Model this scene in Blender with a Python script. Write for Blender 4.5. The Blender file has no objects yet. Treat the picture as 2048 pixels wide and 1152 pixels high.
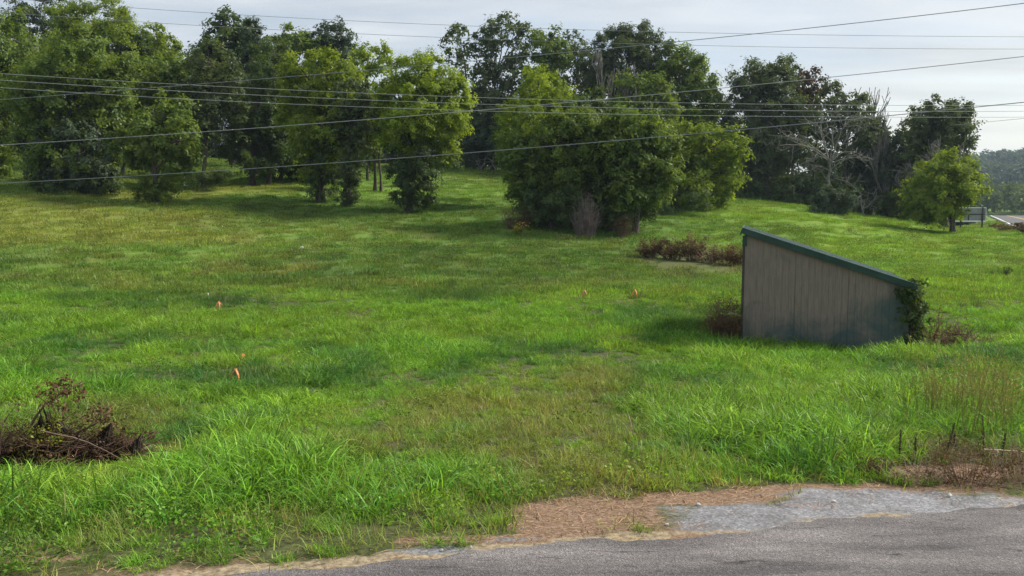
import bpy, math, random
import numpy as np
from mathutils import Vector
R = math.radians
rng = np.random.default_rng(7)
random.seed(7)
scene = bpy.context.scene
COL = scene.collection

# ------------------------------------------------------------------ camera
CAMZ = 3.25
FPX = 1704.0
PITCH = math.atan((576 - 415) / FPX)
cam_d = bpy.data.cameras.new("camera"); cam = bpy.data.objects.new("camera", cam_d)
COL.objects.link(cam); scene.camera = cam
cam.location = (0, 0, CAMZ); cam.rotation_euler = (R(90) - PITCH, 0, 0)
cam_d.sensor_width = 36; cam_d.lens = 36 * FPX / 2048
cam_d.clip_start = 0.1; cam_d.clip_end = 6000

# ------------------------------------------------------------------ light
SUN_EL, SUN_AZ = R(41), R(68)        # azimuth clockwise from +Y (view direction)
SUN_STR = 4.3
SKY_STR = 0.10
CLOUD_STR = 0.64
scene.view_settings.view_transform = 'Standard'; scene.view_settings.look = 'None'
scene.view_settings.exposure = 0.60; scene.view_settings.gamma = 1.0
sd = Vector((math.sin(SUN_AZ) * math.cos(SUN_EL), math.cos(SUN_AZ) * math.cos(SUN_EL), math.sin(SUN_EL)))
sl = bpy.data.lights.new("sun", 'SUN'); sl.energy = SUN_STR; sl.angle = R(11); sl.color = (1.0, 0.93, 0.80)
so = bpy.data.objects.new("sun", sl); COL.objects.link(so)
so.rotation_euler = sd.to_track_quat('Z', 'Y').to_euler()

w = bpy.data.worlds.new("World"); scene.world = w; w.use_nodes = True
nt = w.node_tree; nt.nodes.clear(); N = nt.nodes.new; L = nt.links.new
out = N('ShaderNodeOutputWorld')
sky = N('ShaderNodeTexSky'); sky.sky_type = 'NISHITA'; sky.sun_disc = False
sky.sun_elevation = SUN_EL; sky.sun_rotation = SUN_AZ; sky.dust_density = 2.0
bg1 = N('ShaderNodeBackground'); bg1.inputs[1].default_value = SKY_STR; L(sky.outputs[0], bg1.inputs[0])
tc = N('ShaderNodeTexCoord'); sep = N('ShaderNodeSeparateXYZ'); L(tc.outputs['Generated'], sep.inputs[0])
# project the view direction on a flat cloud layer
mz = N('ShaderNodeMath'); mz.operation = 'MAXIMUM'; mz.inputs[1].default_value = 0.0; L(sep.outputs[2], mz.inputs[0])
az = N('ShaderNodeMath'); az.operation = 'ADD'; az.inputs[1].default_value = 0.10; L(mz.outputs[0], az.inputs[0])
dx = N('ShaderNodeMath'); dx.operation = 'DIVIDE'; L(sep.outputs[0], dx.inputs[0]); L(az.outputs[0], dx.inputs[1])
dy = N('ShaderNodeMath'); dy.operation = 'DIVIDE'; L(sep.outputs[1], dy.inputs[0]); L(az.outputs[0], dy.inputs[1])
cmb = N('ShaderNodeCombineXYZ'); L(dx.outputs[0], cmb.inputs[0]); L(dy.outputs[0], cmb.inputs[1])
mp = N('ShaderNodeMapping'); mp.inputs['Scale'].default_value = (0.42, 0.8, 1); mp.inputs['Rotation'].default_value = (0, 0, 0.25)
mp.inputs['Location'].default_value = (3.1, 1.7, 0)
L(cmb.outputs[0], mp.inputs[0])
no = N('ShaderNodeTexNoise'); no.inputs['Scale'].default_value = 1.2; no.inputs['Detail'].default_value = 9; no.inputs['Roughness'].default_value = 0.58
no.inputs['Distortion'].default_value = 0.4
L(mp.outputs[0], no.inputs[0])
cr = N('ShaderNodeValToRGB'); cr.color_ramp.elements[0].position = 0.36; cr.color_ramp.elements[0].color = (0.42,) * 3 + (1,)
cr.color_ramp.elements[1].position = 0.60; cr.color_ramp.elements[1].color = (1, 1, 1, 1)
L(no.outputs[0], cr.inputs[0])
# cloud colour: grey-blue aloft, cream towards the horizon on the sun's side
no2 = N('ShaderNodeTexNoise'); no2.inputs['Scale'].default_value = 2.3; no2.inputs['Detail'].default_value = 6
L(mp.outputs[0], no2.inputs[0])
cc = N('ShaderNodeValToRGB'); cc.color_ramp.elements[0].position = 0.33; cc.color_ramp.elements[0].color = (0.54, 0.62, 0.72, 1)
cc.color_ramp.elements[1].position = 0.66; cc.color_ramp.elements[1].color = (0.84, 0.88, 0.92, 1)
L(no2.outputs[0], cc.inputs[0])
low = N('ShaderNodeMapRange'); low.inputs[1].default_value = 0.02; low.inputs[2].default_value = 0.22; low.inputs[3].default_value = 1; low.inputs[4].default_value = 0
L(sep.outputs[2], low.inputs[0])
dotn = N('ShaderNodeVectorMath'); dotn.operation = 'DOT_PRODUCT'; L(tc.outputs['Generated'], dotn.inputs[0])
dotn.inputs[1].default_value = (math.sin(SUN_AZ), math.cos(SUN_AZ), 0)
dr = N('ShaderNodeMapRange'); dr.inputs[1].default_value = 0.20; dr.inputs[2].default_value = 0.95; L(dotn.outputs['Value'], dr.inputs[0])
lm = N('ShaderNodeMath'); lm.operation = 'MULTIPLY'; L(low.outputs[0], lm.inputs[0]); L(dr.outputs[0], lm.inputs[1])
warm = N('ShaderNodeMix'); warm.data_type = 'RGBA'; L(lm.outputs[0], warm.inputs[0]); L(cc.outputs[0], warm.inputs[6]); warm.inputs[7].default_value = (1.22, 1.16, 0.98, 1)
bg2 = N('ShaderNodeBackground'); bg2.inputs[1].default_value = CLOUD_STR; L(warm.outputs[2], bg2.inputs[0])
mx = N('ShaderNodeMixShader'); L(cr.outputs[0], mx.inputs[0]); L(bg1.outputs[0], mx.inputs[1]); L(bg2.outputs[0], mx.inputs[2])
L(mx.outputs[0], out.inputs[0])

scene.render.engine = 'CYCLES'
scene.cycles.use_denoising = True
scene.cycles.max_bounces = 6; scene.cycles.diffuse_bounces = 3; scene.cycles.glossy_bounces = 2
scene.cycles.transmission_bounces = 4; scene.cycles.volume_bounces = 0; scene.cycles.transparent_max_bounces = 6
scene.cycles.caustics_reflective = False; scene.cycles.caustics_refractive = False

# ------------------------------------------------------------------ helpers
def ray(px, py):
    X = (px - 1024) / FPX; Y = -(py - 576) / FPX
    cp, sp = math.cos(PITCH), math.sin(PITCH)
    return np.array([X, cp + Y * sp, -sp + Y * cp])
def P(px, py, d):
    r = ray(px, py); return np.array([0, 0, CAMZ]) + r * (d / r[1])

def smooth(a, b, x):
    t = np.clip((x - a) / (b - a), 0, 1); return t * t * (3 - 2 * t)

# value noise
_perm = np.random.default_rng(3).random((256, 256))
def vnoise(x, y):
    x = np.asarray(x, float); y = np.asarray(y, float)
    xi = np.floor(x).astype(int); yi = np.floor(y).astype(int); fx = x - xi; fy = y - yi
    fx = fx * fx * (3 - 2 * fx); fy = fy * fy * (3 - 2 * fy)
    g = lambda i, j: _perm[i & 255, j & 255]
    return (g(xi, yi) * (1 - fx) + g(xi + 1, yi) * fx) * (1 - fy) + (g(xi, yi + 1) * (1 - fx) + g(xi + 1, yi + 1) * fx) * fy
def fbm(x, y, o=4):
    s = 0; a = 1; t = 0
    for k in range(o):
        s = s + a * vnoise(x * 2 ** k + 17 * k, y * 2 ** k + 5 * k); t += a; a *= 0.55
    return s / t

# ------------------------------------------------------------------ terrain
RZ = 0.90                                   # level of the near road
RP0 = np.array([-1.67, 5.31]); RU = np.array([.977, .214]); RN = np.array([-.214, .977])
def road_s(x, y): return (x - RP0[0]) * RN[0] + (y - RP0[1]) * RN[1]
def road_u(x, y): return (x - RP0[0]) * RU[0] + (y - RP0[1]) * RU[1]
TA = np.array([-1.2, -0.6, -0.3, 0.0, 0.3, 0.42, 0.514, 0.60, 1.2])
TD = np.array([12, 16, 21, 25, 30, 38, 45, 52, 60, 68, 76, 95, 130, 200, 300, 420, 900, 3000])
TZ = np.array([
 # -1.2   -.6   -.3    0     .3    .42   .514  .60   1.2
 [0.35, 0.35, 0.32, 0.30, 0.25, 0.25, 0.30, 0.35, 0.4],   # 12
 [0.25, 0.25, 0.18, 0.08, 0.00, 0.00, 0.06, 0.15, 0.3],   # 16
 [0.25, 0.20, 0.10, -.04, -.17, -.20, -.12, 0.02, 0.2],   # 21
 [0.40, 0.30, 0.16, 0.02, -.12, -.12, -.05, 0.08, 0.3],   # 25
 [0.70, 0.50, 0.35, 0.18, 0.05, 0.03, 0.10, 0.16, 0.4],   # 30
 [1.60, 1.30, 0.95, 0.55, 0.25, 0.20, 0.22, 0.25, 0.5],   # 38
 [2.50, 2.25, 1.75, 1.20, 0.65, 0.55, 0.40, 0.38, 0.6],   # 45
 [3.70, 3.45, 2.80, 2.15, 1.20, 0.95, 0.72, 0.60, 0.7],   # 52
 [4.90, 4.70, 3.95, 3.20, 2.15, 1.60, 1.15, 0.85, 0.9],   # 60
 [5.80, 5.65, 4.95, 4.05, 3.00, 2.15, 1.45, 1.05, 1.0],   # 68
 [6.80, 6.60, 5.80, 5.00, 3.60, 2.40, 1.40, 1.10, 1.1],   # 76
 [9.30, 9.30, 8.40, 7.40, 4.20, 2.40, 0.85, 0.80, 0.9],   # 95
 [11.0, 11.0, 10.0, 8.50, 4.20, 2.00, 0.40, 0.50, 0.5],   # 130
 [10.0, 10.0, 9.00, 7.00, 3.00, 1.00, 0.00, 0.00, 0.0],   # 200
 [6.0,  6.0,  5.0,  4.0,  1.00, 0.00, -1.0, -1.0, -1.],   # 300
 [6.0,  6.0,  5.0,  4.0,  2.00, 2.00, 2.0, 2.0, 2.0],     # 420
 [25.0, 25.0, 25.0, 25.0, 30.0, 36.0, 42.0, 46.0, 48.],   # 900
 [60.0, 60.0, 60.0, 60.0, 60.0, 60.0, 60.0, 60.0, 60.]])
def tbl(a, d):
    a = np.clip(a, TA[0], TA[-1]); d = np.clip(d, TD[0], TD[-1])
    i = np.clip(np.searchsorted(TA, a) - 1, 0, len(TA) - 2); j = np.clip(np.searchsorted(TD, d) - 1, 0, len(TD) - 2)
    fa = (a - TA[i]) / (TA[i + 1] - TA[i]); fd = (d - TD[j]) / (TD[j + 1] - TD[j])
    fa = fa * fa * (3 - 2 * fa) * .5 + fa * .5
    return (TZ[j, i] * (1 - fa) + TZ[j, i + 1] * fa) * (1 - fd) + (TZ[j + 1, i] * (1 - fa) + TZ[j + 1, i + 1] * fa) * fd
# centre line of the road: passes the camera, bends away right of the frame, and comes into view far off at right
HW = np.array([(22.0, 3.0), (33.0, 18.0), (39.5, 42.0), (44.0, 62.0), (49.7, 77.4), (84.8, 142.7), (120, 208), (150, 262)], float)
HZ = np.array([.9, .95, 1.15, 1.3, 1.4, 1.45, 1.38, -4.0])
def hw_near(x, y):
    best = np.full(np.shape(x), 1e9); z = np.zeros(np.shape(x))
    for k in range(len(HW) - 1):
        a, b = HW[k], HW[k + 1]; ab = b - a
        t = np.clip(((x - a[0]) * ab[0] + (y - a[1]) * ab[1]) / (ab @ ab), 0, 1)
        d = np.hypot(x - a[0] - t * ab[0], y - a[1] - t * ab[1])
        zz = HZ[k] * (1 - t) + HZ[k + 1] * t
        m = d < best; best = np.where(m, d, best); z = np.where(m, zz, z)
    return best, z
def terrain(x, y):
    x = np.asarray(x, float); y = np.asarray(y, float)
    yy = np.maximum(y, 4.0)
    # average over a little depth to round the table's edges
    z = sum(tbl(x / yy, yy * k) for k in (.93, .97, 1.0, 1.03, 1.07)) / 5
    s = road_s(x, y)
    near = RZ - 0.06 * smooth(0.3, 2.0, s) - 0.55 * smooth(1.2, 8.0, s)
    z = near * (1 - smooth(5.5, 11.5, s)) + z * smooth(5.5, 11.5, s)
    z = z + (fbm(x * .45 + 40, y * .45, 3) - .5) * .16 * smooth(1.0, 5, s) * (1 - smooth(150, 300, y))
    z = z + (fbm(x * .02 + 9, y * .02, 3) - .5) * 26 * smooth(450, 800, y)
    z = z + (fbm(x * .16 + 20, y * .16 + 3, 2) - .5) * .55 * smooth(28, 40, y) * (1 - smooth(120, 200, y))
    hd, hz = hw_near(x, y)
    k = (1 - smooth(3.9, 8.5, hd)) * smooth(0, 1, (y > 12) * 1.0)
    z = z * (1 - k) + (hz - .05) * k
    return z
def T(x, y): return float(terrain(np.array([x]), np.array([y]))[0])
def G(px, py):
    """where the view ray through a picture point meets the ground"""
    r = ray(px, py); d = 4.5
    while d < 400:
        p = np.array([0, 0, CAMZ]) + r * (d / r[1])
        if p[2] < T(p[0], p[1]): return p[0], p[1]
        d *= 1.01
    return r[0] / r[1] * 400, 400
def on(px, d):
    x = (px - 1024) / FPX * d; return np.array([x, d, T(x, d)])

def tag(o, label=None, cat=None, group=None, kind=None):
    if label: o['label'] = label
    if cat: o['category'] = cat
    if group: o['group'] = group
    if kind: o['kind'] = kind
    return o
def mesh(name, V, F, mat, parent=None, smooth_=False, attrs=None, link=True):
    V = np.asarray(V, np.float32).reshape(-1, 3)
    me = bpy.data.meshes.new(name)
    if isinstance(F, np.ndarray):
        n, k = F.shape
        me.vertices.add(len(V)); me.vertices.foreach_set('co', V.ravel())
        me.loops.add(n * k); me.loops.foreach_set('vertex_index', F.astype(np.int32).ravel())
        me.polygons.add(n); me.polygons.foreach_set('loop_start', np.arange(0, n * k, k, dtype=np.int32))
        me.update(calc_edges=True)
    else:
        me.from_pydata([tuple(map(float, v)) for v in V], [], [tuple(f) for f in F]); me.update()
    if smooth_: me.polygons.foreach_set('use_smooth', np.ones(len(me.polygons), bool))
    for k, (ty, data) in (attrs or {}).items():
        a = me.attributes.new(k, ty, 'POINT')
        a.data.foreach_set('color' if ty == 'FLOAT_COLOR' else 'vector' if ty == 'FLOAT_VECTOR' else 'value', np.asarray(data, np.int32 if ty == 'INT' else np.float32).ravel())
    if mat: me.materials.append(mat)
    o = bpy.data.objects.new(name, me)
    if link: COL.objects.link(o)
    if parent: o.parent = parent
    return o
def empty(name, loc, label, cat, group=None, rz=0):
    o = bpy.data.objects.new(name, None); COL.objects.link(o); o.location = tuple(map(float, loc)); o.rotation_euler = (0, 0, rz)
    o.empty_display_size = .3
    return tag(o, label, cat, group)

# tubes: list of (pts (n,3), radii (n))
def tubes(lst, sides=5):
    Vs, Fs, off = [], [], 0
    ang = np.linspace(0, 2 * math.pi, sides, endpoint=False)
    for pts, rad in lst:
        pts = np.asarray(pts, float); n = len(pts); rad = np.broadcast_to(np.asarray(rad, float), (n,))
        t = np.gradient(pts, axis=0); t /= np.linalg.norm(t, axis=1)[:, None] + 1e-9
        ref = np.array([0, 0, 1.0]) if abs(t[:, 2]).mean() < .8 else np.array([1.0, 0, 0])
        a = np.cross(t, ref); a /= np.linalg.norm(a, axis=1)[:, None] + 1e-9; b = np.cross(t, a)
        ring = pts[:, None, :] + rad[:, None, None] * (np.cos(ang)[None, :, None] * a[:, None, :] + np.sin(ang)[None, :, None] * b[:, None, :])
        Vs.append(ring.reshape(-1, 3))
        i = np.arange(n - 1)[:, None] * sides; j = np.arange(sides)[None, :]; j2 = (j + 1) % sides
        q = np.stack([i + j, i + j2, i + sides + j2, i + sides + j], -1).reshape(-1, 4) + off
        Fs.append(q); off += n * sides
    return np.concatenate(Vs), np.concatenate(Fs)
def box_vf(x0, x1, y0, y1, z0, z1, off=0):
    V = [(x, y, z) for z in (z0, z1) for y in (y0, y1) for x in (x0, x1)]
    F = [(0, 2, 3, 1), (4, 5, 7, 6), (0, 1, 5, 4), (2, 6, 7, 3), (0, 4, 6, 2), (1, 3, 7, 5)]
    return V, [tuple(i + off for i in f) for f in F]
class MB:
    def __init__(s): s.V = []; s.F = []
    def box(s, *a):
        V, F = box_vf(*a, off=len(s.V)); s.V += V; s.F += F; return s
    def prism(s, poly, y0, y1):          # poly of (x,z), extruded along y
        n = len(poly); o = len(s.V)
        s.V += [(x, y0, z) for x, z in poly] + [(x, y1, z) for x, z in poly]
        s.F += [tuple(o + i for i in range(n)), tuple(o + n + i for i in reversed(range(n)))]
        s.F += [(o + i, o + n + i, o + n + (i + 1) % n, o + (i + 1) % n) for i in range(n)]
        return s
    def build(s, name, mat, parent=None): return mesh(name, s.V, s.F, mat, parent)

# ------------------------------------------------------------------ materials
def newmat(name):
    m = bpy.data.materials.new(name); m.use_nodes = True; nt = m.node_tree; nt.nodes.clear(); return m, nt, nt.nodes.new, nt.links.new
def basic(name, c1, c2, scale=6, rough=.8, detail=6, stretch=(1, 1, 1), bump=0.0, metal=0, ramp=(.35, .65), coord='Object'):
    m, nt, N, L = newmat(name)
    o = N('ShaderNodeOutputMaterial'); b = N('ShaderNodeBsdfPrincipled'); L(b.outputs[0], o.inputs[0])
    tc = N('ShaderNodeTexCoord'); mp = N('ShaderNodeMapping'); mp.inputs['Scale'].default_value = stretch
    L(tc.outputs[coord], mp.inputs[0])
    n = N('ShaderNodeTexNoise'); n.inputs['Scale'].default_value = scale; n.inputs['Detail'].default_value = detail; L(mp.outputs[0], n.inputs[0])
    r = N('ShaderNodeValToRGB'); r.color_ramp.elements[0].position = ramp[0]; r.color_ramp.elements[1].position = ramp[1]
    r.color_ramp.elements[0].color = (*c1, 1); r.color_ramp.elements[1].color = (*c2, 1)
    L(n.outputs[0], r.inputs[0]); L(r.outputs[0], b.inputs['Base Color'])
    b.inputs['Roughness'].default_value = rough; b.inputs['Metallic'].default_value = metal
    if bump:
        bp = N('ShaderNodeBump'); bp.inputs['Strength'].default_value = bump; bp.inputs['Distance'].default_value = .02
        L(n.outputs[0], bp.inputs['Height']); L(bp.outputs[0], b.inputs['Normal'])
    return m
def leafmat(name, c_dark, c_light, trans=.4, scale=.55, gloss=.012):
    """leaves: clump-scale variation of leaf colour plus a per-leaf one"""
    m, nt, N, L = newmat(name)
    o = N('ShaderNodeOutputMaterial'); g = N('ShaderNodeNewGeometry')
    n = N('ShaderNodeTexNoise'); n.inputs['Scale'].default_value = scale; n.inputs['Detail'].default_value = 3; L(g.outputs['Position'], n.inputs[0])
    at = N('ShaderNodeAttribute'); at.attribute_name = 'rnd'
    ad = N('ShaderNodeMath'); ad.operation = 'MULTIPLY_ADD'; L(at.outputs['Fac'], ad.inputs[0]); ad.inputs[1].default_value = .40; L(n.outputs[0], ad.inputs[2])
    sb = N('ShaderNodeMapRange'); sb.inputs[1].default_value = .35; sb.inputs[2].default_value = 1.05; L(ad.outputs[0], sb.inputs[0])
    mixc = N('ShaderNodeMix'); mixc.data_type = 'RGBA'; mixc.inputs[6].default_value = (*c_dark, 1); mixc.inputs[7].default_value = (*c_light, 1); L(sb.outputs[0], mixc.inputs[0])
    d = N('ShaderNodeBsdfDiffuse'); t = N('ShaderNodeBsdfTranslucent'); L(mixc.outputs[2], d.inputs[0])
    tcx = N('ShaderNodeMix'); tcx.data_type = 'RGBA'; tcx.blend_type = 'MULTIPLY'; tcx.inputs[0].default_value = 1; L(mixc.outputs[2], tcx.inputs[6]); tcx.inputs[7].default_value = (1.5, 1.45, .55, 1)
    L(tcx.outputs[2], t.inputs[0])
    ms = N('ShaderNodeMixShader'); ms.inputs[0].default_value = trans; L(d.outputs[0], ms.inputs[1]); L(t.outputs[0], ms.inputs[2])
    gl = N('ShaderNodeBsdfGlossy'); gl.inputs['Roughness'].default_value = .45; gl.inputs[0].default_value = (.8, .85, .9, 1)
    m2 = N('ShaderNodeMixShader'); m2.inputs[0].default_value = gloss; L(ms.outputs[0], m2.inputs[1]); L(gl.outputs[0], m2.inputs[2])
    L(m2.outputs[0], o.inputs[0]); return m
def blademat(name, trans=.38, gloss=.012):
    m, nt, N, L = newmat(name)
    o = N('ShaderNodeOutputMaterial')
    at = N('ShaderNodeAttribute'); at.attribute_type = 'INSTANCER'; at.attribute_name = 'tint'
    rn = N('ShaderNodeAttribute'); rn.attribute_name = 'rnd'
    v = N('ShaderNodeMapRange'); v.inputs[3].default_value = .40; v.inputs[4].default_value = 1.60; L(rn.outputs['Fac'], v.inputs[0])
    c = N('ShaderNodeVectorMath'); c.operation = 'SCALE'; L(at.outputs['Color'], c.inputs[0]); L(v.outputs[0], c.inputs['Scale'])
    dry = N('ShaderNodeAttribute'); dry.attribute_name = 'dry'
    mc = N('ShaderNodeMix'); mc.data_type = 'RGBA'; L(dry.outputs['Fac'], mc.inputs[0]); L(c.outputs[0], mc.inputs[6]); mc.inputs[7].default_value = (.30, .22, .10, 1)
    d = N('ShaderNodeBsdfDiffuse'); t = N('ShaderNodeBsdfTranslucent'); L(mc.outputs[2], d.inputs[0])
    tx = N('ShaderNodeMix'); tx.data_type = 'RGBA'; tx.blend_type = 'MULTIPLY'; tx.inputs[0].default_value = 1; L(mc.outputs[2], tx.inputs[6]); tx.inputs[7].default_value = (1.3, 1.3, .6, 1); L(tx.outputs[2], t.inputs[0])
    ms = N('ShaderNodeMixShader'); ms.inputs[0].default_value = trans; L(d.outputs[0], ms.inputs[1]); L(t.outputs[0], ms.inputs[2])
    gl = N('ShaderNodeBsdfGlossy'); gl.inputs['Roughness'].default_value = .4
    m2 = N('ShaderNodeMixShader'); m2.inputs[0].default_value = gloss; L(ms.outputs[0], m2.inputs[1]); L(gl.outputs[0], m2.inputs[2])
    L(m2.outputs[0], o.inputs[0]); return m

BARK = basic('bark', (.045, .036, .028), (.12, .10, .08), 5, .95, stretch=(3, 3, .6), bump=.5)
DEADWOOD = basic('weathered_wood', (.10, .093, .082), (.22, .205, .185), 4, .9, stretch=(3, 3, .8))
TWIG = basic('brown_twigs', (.085, .052, .030), (.21, .135, .08), 3, .95)
PALETWIG = basic('pale_stems', (.26, .19, .13), (.45, .36, .26), 5, .9)
LEAF = {
 'bright': leafmat('leaf_bright', (.070, .115, .012), (.27, .35, .042), .46),
 'yellow': leafmat('leaf_yellow', (.110, .165, .014), (.31, .40, .045), .46),
 'mid': leafmat('leaf_mid', (.060, .105, .020), (.180, .245, .046), .42),
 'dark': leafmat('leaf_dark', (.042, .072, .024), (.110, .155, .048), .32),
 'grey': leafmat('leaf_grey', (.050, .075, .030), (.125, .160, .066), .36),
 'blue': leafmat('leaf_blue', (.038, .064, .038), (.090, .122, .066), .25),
 'brown': leafmat('leaf_brown', (.075, .044, .024), (.20, .125, .065), .2),
 'russet': leafmat('leaf_russet', (.045, .028, .016), (.13, .080, .042), .25),
 'vine': leafmat('leaf_vine', (.08, .12, .012), (.30, .32, .04), .35, 3.0),
}
BLADE = blademat('grass_blade')
STRAW = blademat('straw_blade', .15, .0)

# ------------------------------------------------------------------ what grows where, plus a painted shed shadow (all in metres on the ground)
def ell(px, py, rx, ry):
    x, y = G(px, py); _, yn = G(px, py + ry); _, yf = G(px, py - ry)
    return (x, (yn + yf) / 2, rx / FPX * y, max((yf - yn) / 2, .05))
def blob(E, x, y, soft=.45, nz=.55, ns=1.0):
    cx, cy, rx, ry = E
    d = np.hypot((x - cx) / rx, (y - cy) / ry) + (fbm(x * ns + cx * 3, y * ns * .7 + cy, 4) - .5) * nz * 2
    return 1 - smooth(1 - soft, 1 + soft, d)
DRY = [ell(1100, 890, 200, 95), ell(1180, 955, 130, 30), ell(880, 815, 110, 40), ell(1170, 765, 95, 30), ell(700, 905, 90, 25)]
SHORTP = [ell(1130, 880, 200, 110), ell(1050, 770, 260, 45), ell(1250, 965, 260, 32), ell(1180, 680, 170, 40), ell(830, 830, 160, 60), ell(1440, 940, 120, 35)]
TALLP = [ell(350, 990, 620, 60), ell(1560, 900, 260, 45), ell(900, 1010, 150, 38), ell(1430, 700, 110, 60), ell(1900, 860, 200, 70)]
STRAWP = [ell(1185, 1040, 185, 46), ell(1400, 1000, 170, 16), ell(1700, 983, 340, 14), ell(1900, 950, 170, 22), ell(130, 905, 190, 24), ell(930, 1080, 200, 8), ell(60, 1120, 140, 8)]
GRAVP = [ell(1750, 1010, 420, 28), ell(1430, 1040, 230, 26), ell(1400, 1022, 120, 12), ell(880, 1102, 130, 8), ell(1030, 1088, 90, 6)]
YELLOWP = [ell(60, 440, 420, 55), ell(300, 470, 160, 16), ell(470, 383, 110, 14), ell(250, 395, 120, 12)]
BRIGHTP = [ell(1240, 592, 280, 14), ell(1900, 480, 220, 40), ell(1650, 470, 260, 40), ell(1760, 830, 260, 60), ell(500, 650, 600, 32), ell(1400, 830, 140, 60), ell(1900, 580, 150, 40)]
DARKP = [ell(1390, 640, 120, 38), ell(1020, 520, 380, 40), ell(700, 430, 260, 30), ell(540, 762, 70, 14), ell(280, 600, 330, 12), ell(1160, 440, 420, 24), ell(1230, 578, 20, 5), ell(1380, 660, 100, 30), ell(1520, 700, 60, 10), ell(900, 590, 140, 14)]  # darker grass; the patches left of the shed paint its cast shadow
BROWNP = [ell(1390, 525, 120, 26), ell(1450, 670, 40, 22), ell(1960, 930, 130, 50), ell(130, 870, 170, 60)]
def many(Es, x, y, **k):
    m = np.zeros(np.shape(x))
    for E in Es: m = np.maximum(m, blob(E, x, y, **k))
    return m
def lerp3(c, d, m): return c * (1 - m[:, None]) + np.array(d)[None, :] * m[:, None]
def fields(x, y):
    x = np.asarray(x, float); y = np.asarray(y, float); s = road_s(x, y)
    dist = np.maximum(y, 1)
    f = {}
    f['s'] = s
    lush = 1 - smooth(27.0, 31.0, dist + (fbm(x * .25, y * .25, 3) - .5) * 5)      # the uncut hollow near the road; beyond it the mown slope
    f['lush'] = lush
    far = np.ones((len(x), 3)) * np.array([.150, .255, .050])
    n1 = fbm(x * .22 + 7, y * .12 + 3, 5); n2 = fbm(x * .9 + 31, y * .6, 4); n3 = fbm(x * .06 + 2, y * .05, 3)
    far = lerp3(far, (.098, .178, .044), smooth(.48, .66, n1))
    far = lerp3(far, (.190, .200, .060), smooth(.50, .70, n2) * .75)
    band = smooth(.2, .8, .5 + .5 * np.sin((y * .85 - x * .22) * 1.9 + fbm(x * .1, y * .1, 3) * 9)) * (1 - smooth(-6, 6, x))
    far = lerp3(far, (.205, .260, .055), band * .35)
    far = lerp3(far, (.155, .280, .044), smooth(.45, .7, n3) * .6)
    near = np.ones((len(x), 3)) * np.array([.160, .315, .036])
    near = lerp3(near, (.078, .185, .038), smooth(.50, .68, fbm(x * .5 + 3, y * .4 + 8, 4)))
    near = lerp3(near, (.215, .350, .040), smooth(.50, .70, fbm(x * .8 + 50, y * .5, 4)) * .8)
    c = near * lush[:, None] + far * (1 - lush[:, None])
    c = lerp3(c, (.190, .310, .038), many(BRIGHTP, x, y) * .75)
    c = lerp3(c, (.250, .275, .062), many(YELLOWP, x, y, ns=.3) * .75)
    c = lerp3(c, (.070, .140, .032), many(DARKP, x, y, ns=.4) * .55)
    f['dry'] = many(DRY, x, y, nz=.9, ns=1.6)
    c = lerp3(c, (.215, .240, .055), f['dry'] * .7)
    f['brown'] = many(BROWNP, x, y)
    c = lerp3(c, (.13, .10, .055), f['brown'] * .55)
    f['straw'] = np.maximum(many(STRAWP, x, y, soft=.3, ns=2.2), (1 - smooth(.05, .42, s + (fbm(x * 2, y * 2, 3) - .5) * .5)) * (.58 + .3 * smooth(0, 2, x)))
    f['grav'] = many(GRAVP, x, y, soft=.35, nz=.5, ns=2.5) * (1 - smooth(.9, 1.5, s)) * (1 - .85 * many(STRAWP[:2], x, y, soft=.4, ns=2.5))
    f['short'] = many(SHORTP, x, y)
    f['tall'] = many(TALLP, x, y) * (1 - smooth(28, 40, y))
    f['c'] = c
    return f

# ------------------------------------------------------------------ the ground sheet
def spaced(a, b, fine, lo, hi, grow=1.06):
    v = list(np.arange(a, b, fine)); st = fine
    while v[-1] < hi: st *= grow; v.append(v[-1] + st)
    st = fine; w_ = [a]
    while w_[-1] > lo: st *= grow; w_.append(w_[-1] - st)
    return np.array(sorted(w_[1:]) + v)
xs = spaced(-7, 9, .13, -1400, 1700, 1.045); ys = spaced(4, 12, .11, -60, 2300, 1.035)
XX, YY = np.meshgrid(xs, ys); ZZ = terrain(XX.ravel(), YY.ravel())
nx, ny = len(xs), len(ys)
ii = (np.arange(ny - 1)[:, None] * nx + np.arange(nx - 1)[None, :]).ravel()
GF = np.stack([ii, ii + 1, ii + nx + 1, ii + nx], -1)
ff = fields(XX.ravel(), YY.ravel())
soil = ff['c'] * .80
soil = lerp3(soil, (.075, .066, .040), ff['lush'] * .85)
m, nt, N, L = newmat('ground_soil')
o = N('ShaderNodeOutputMaterial'); b = N('ShaderNodeBsdfPrincipled'); L(b.outputs[0], o.inputs[0]); b.inputs['Roughness'].default_value = 1; b.inputs['Specular IOR Level'].default_value = .1
ge = N('ShaderNodeNewGeometry')
def att(nm):
    a = N('ShaderNodeAttribute'); a.attribute_name = nm; return a
def noise(sc, det=5, src=None, dist=0, rough=.6):
    n = N('ShaderNodeTexNoise'); n.inputs['Scale'].default_value = sc; n.inputs['Detail'].default_value = det; n.inputs['Distortion'].default_value = dist; n.inputs['Roughness'].default_value = rough
    L(src or ge.outputs['Position'], n.inputs[0]); return n
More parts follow.
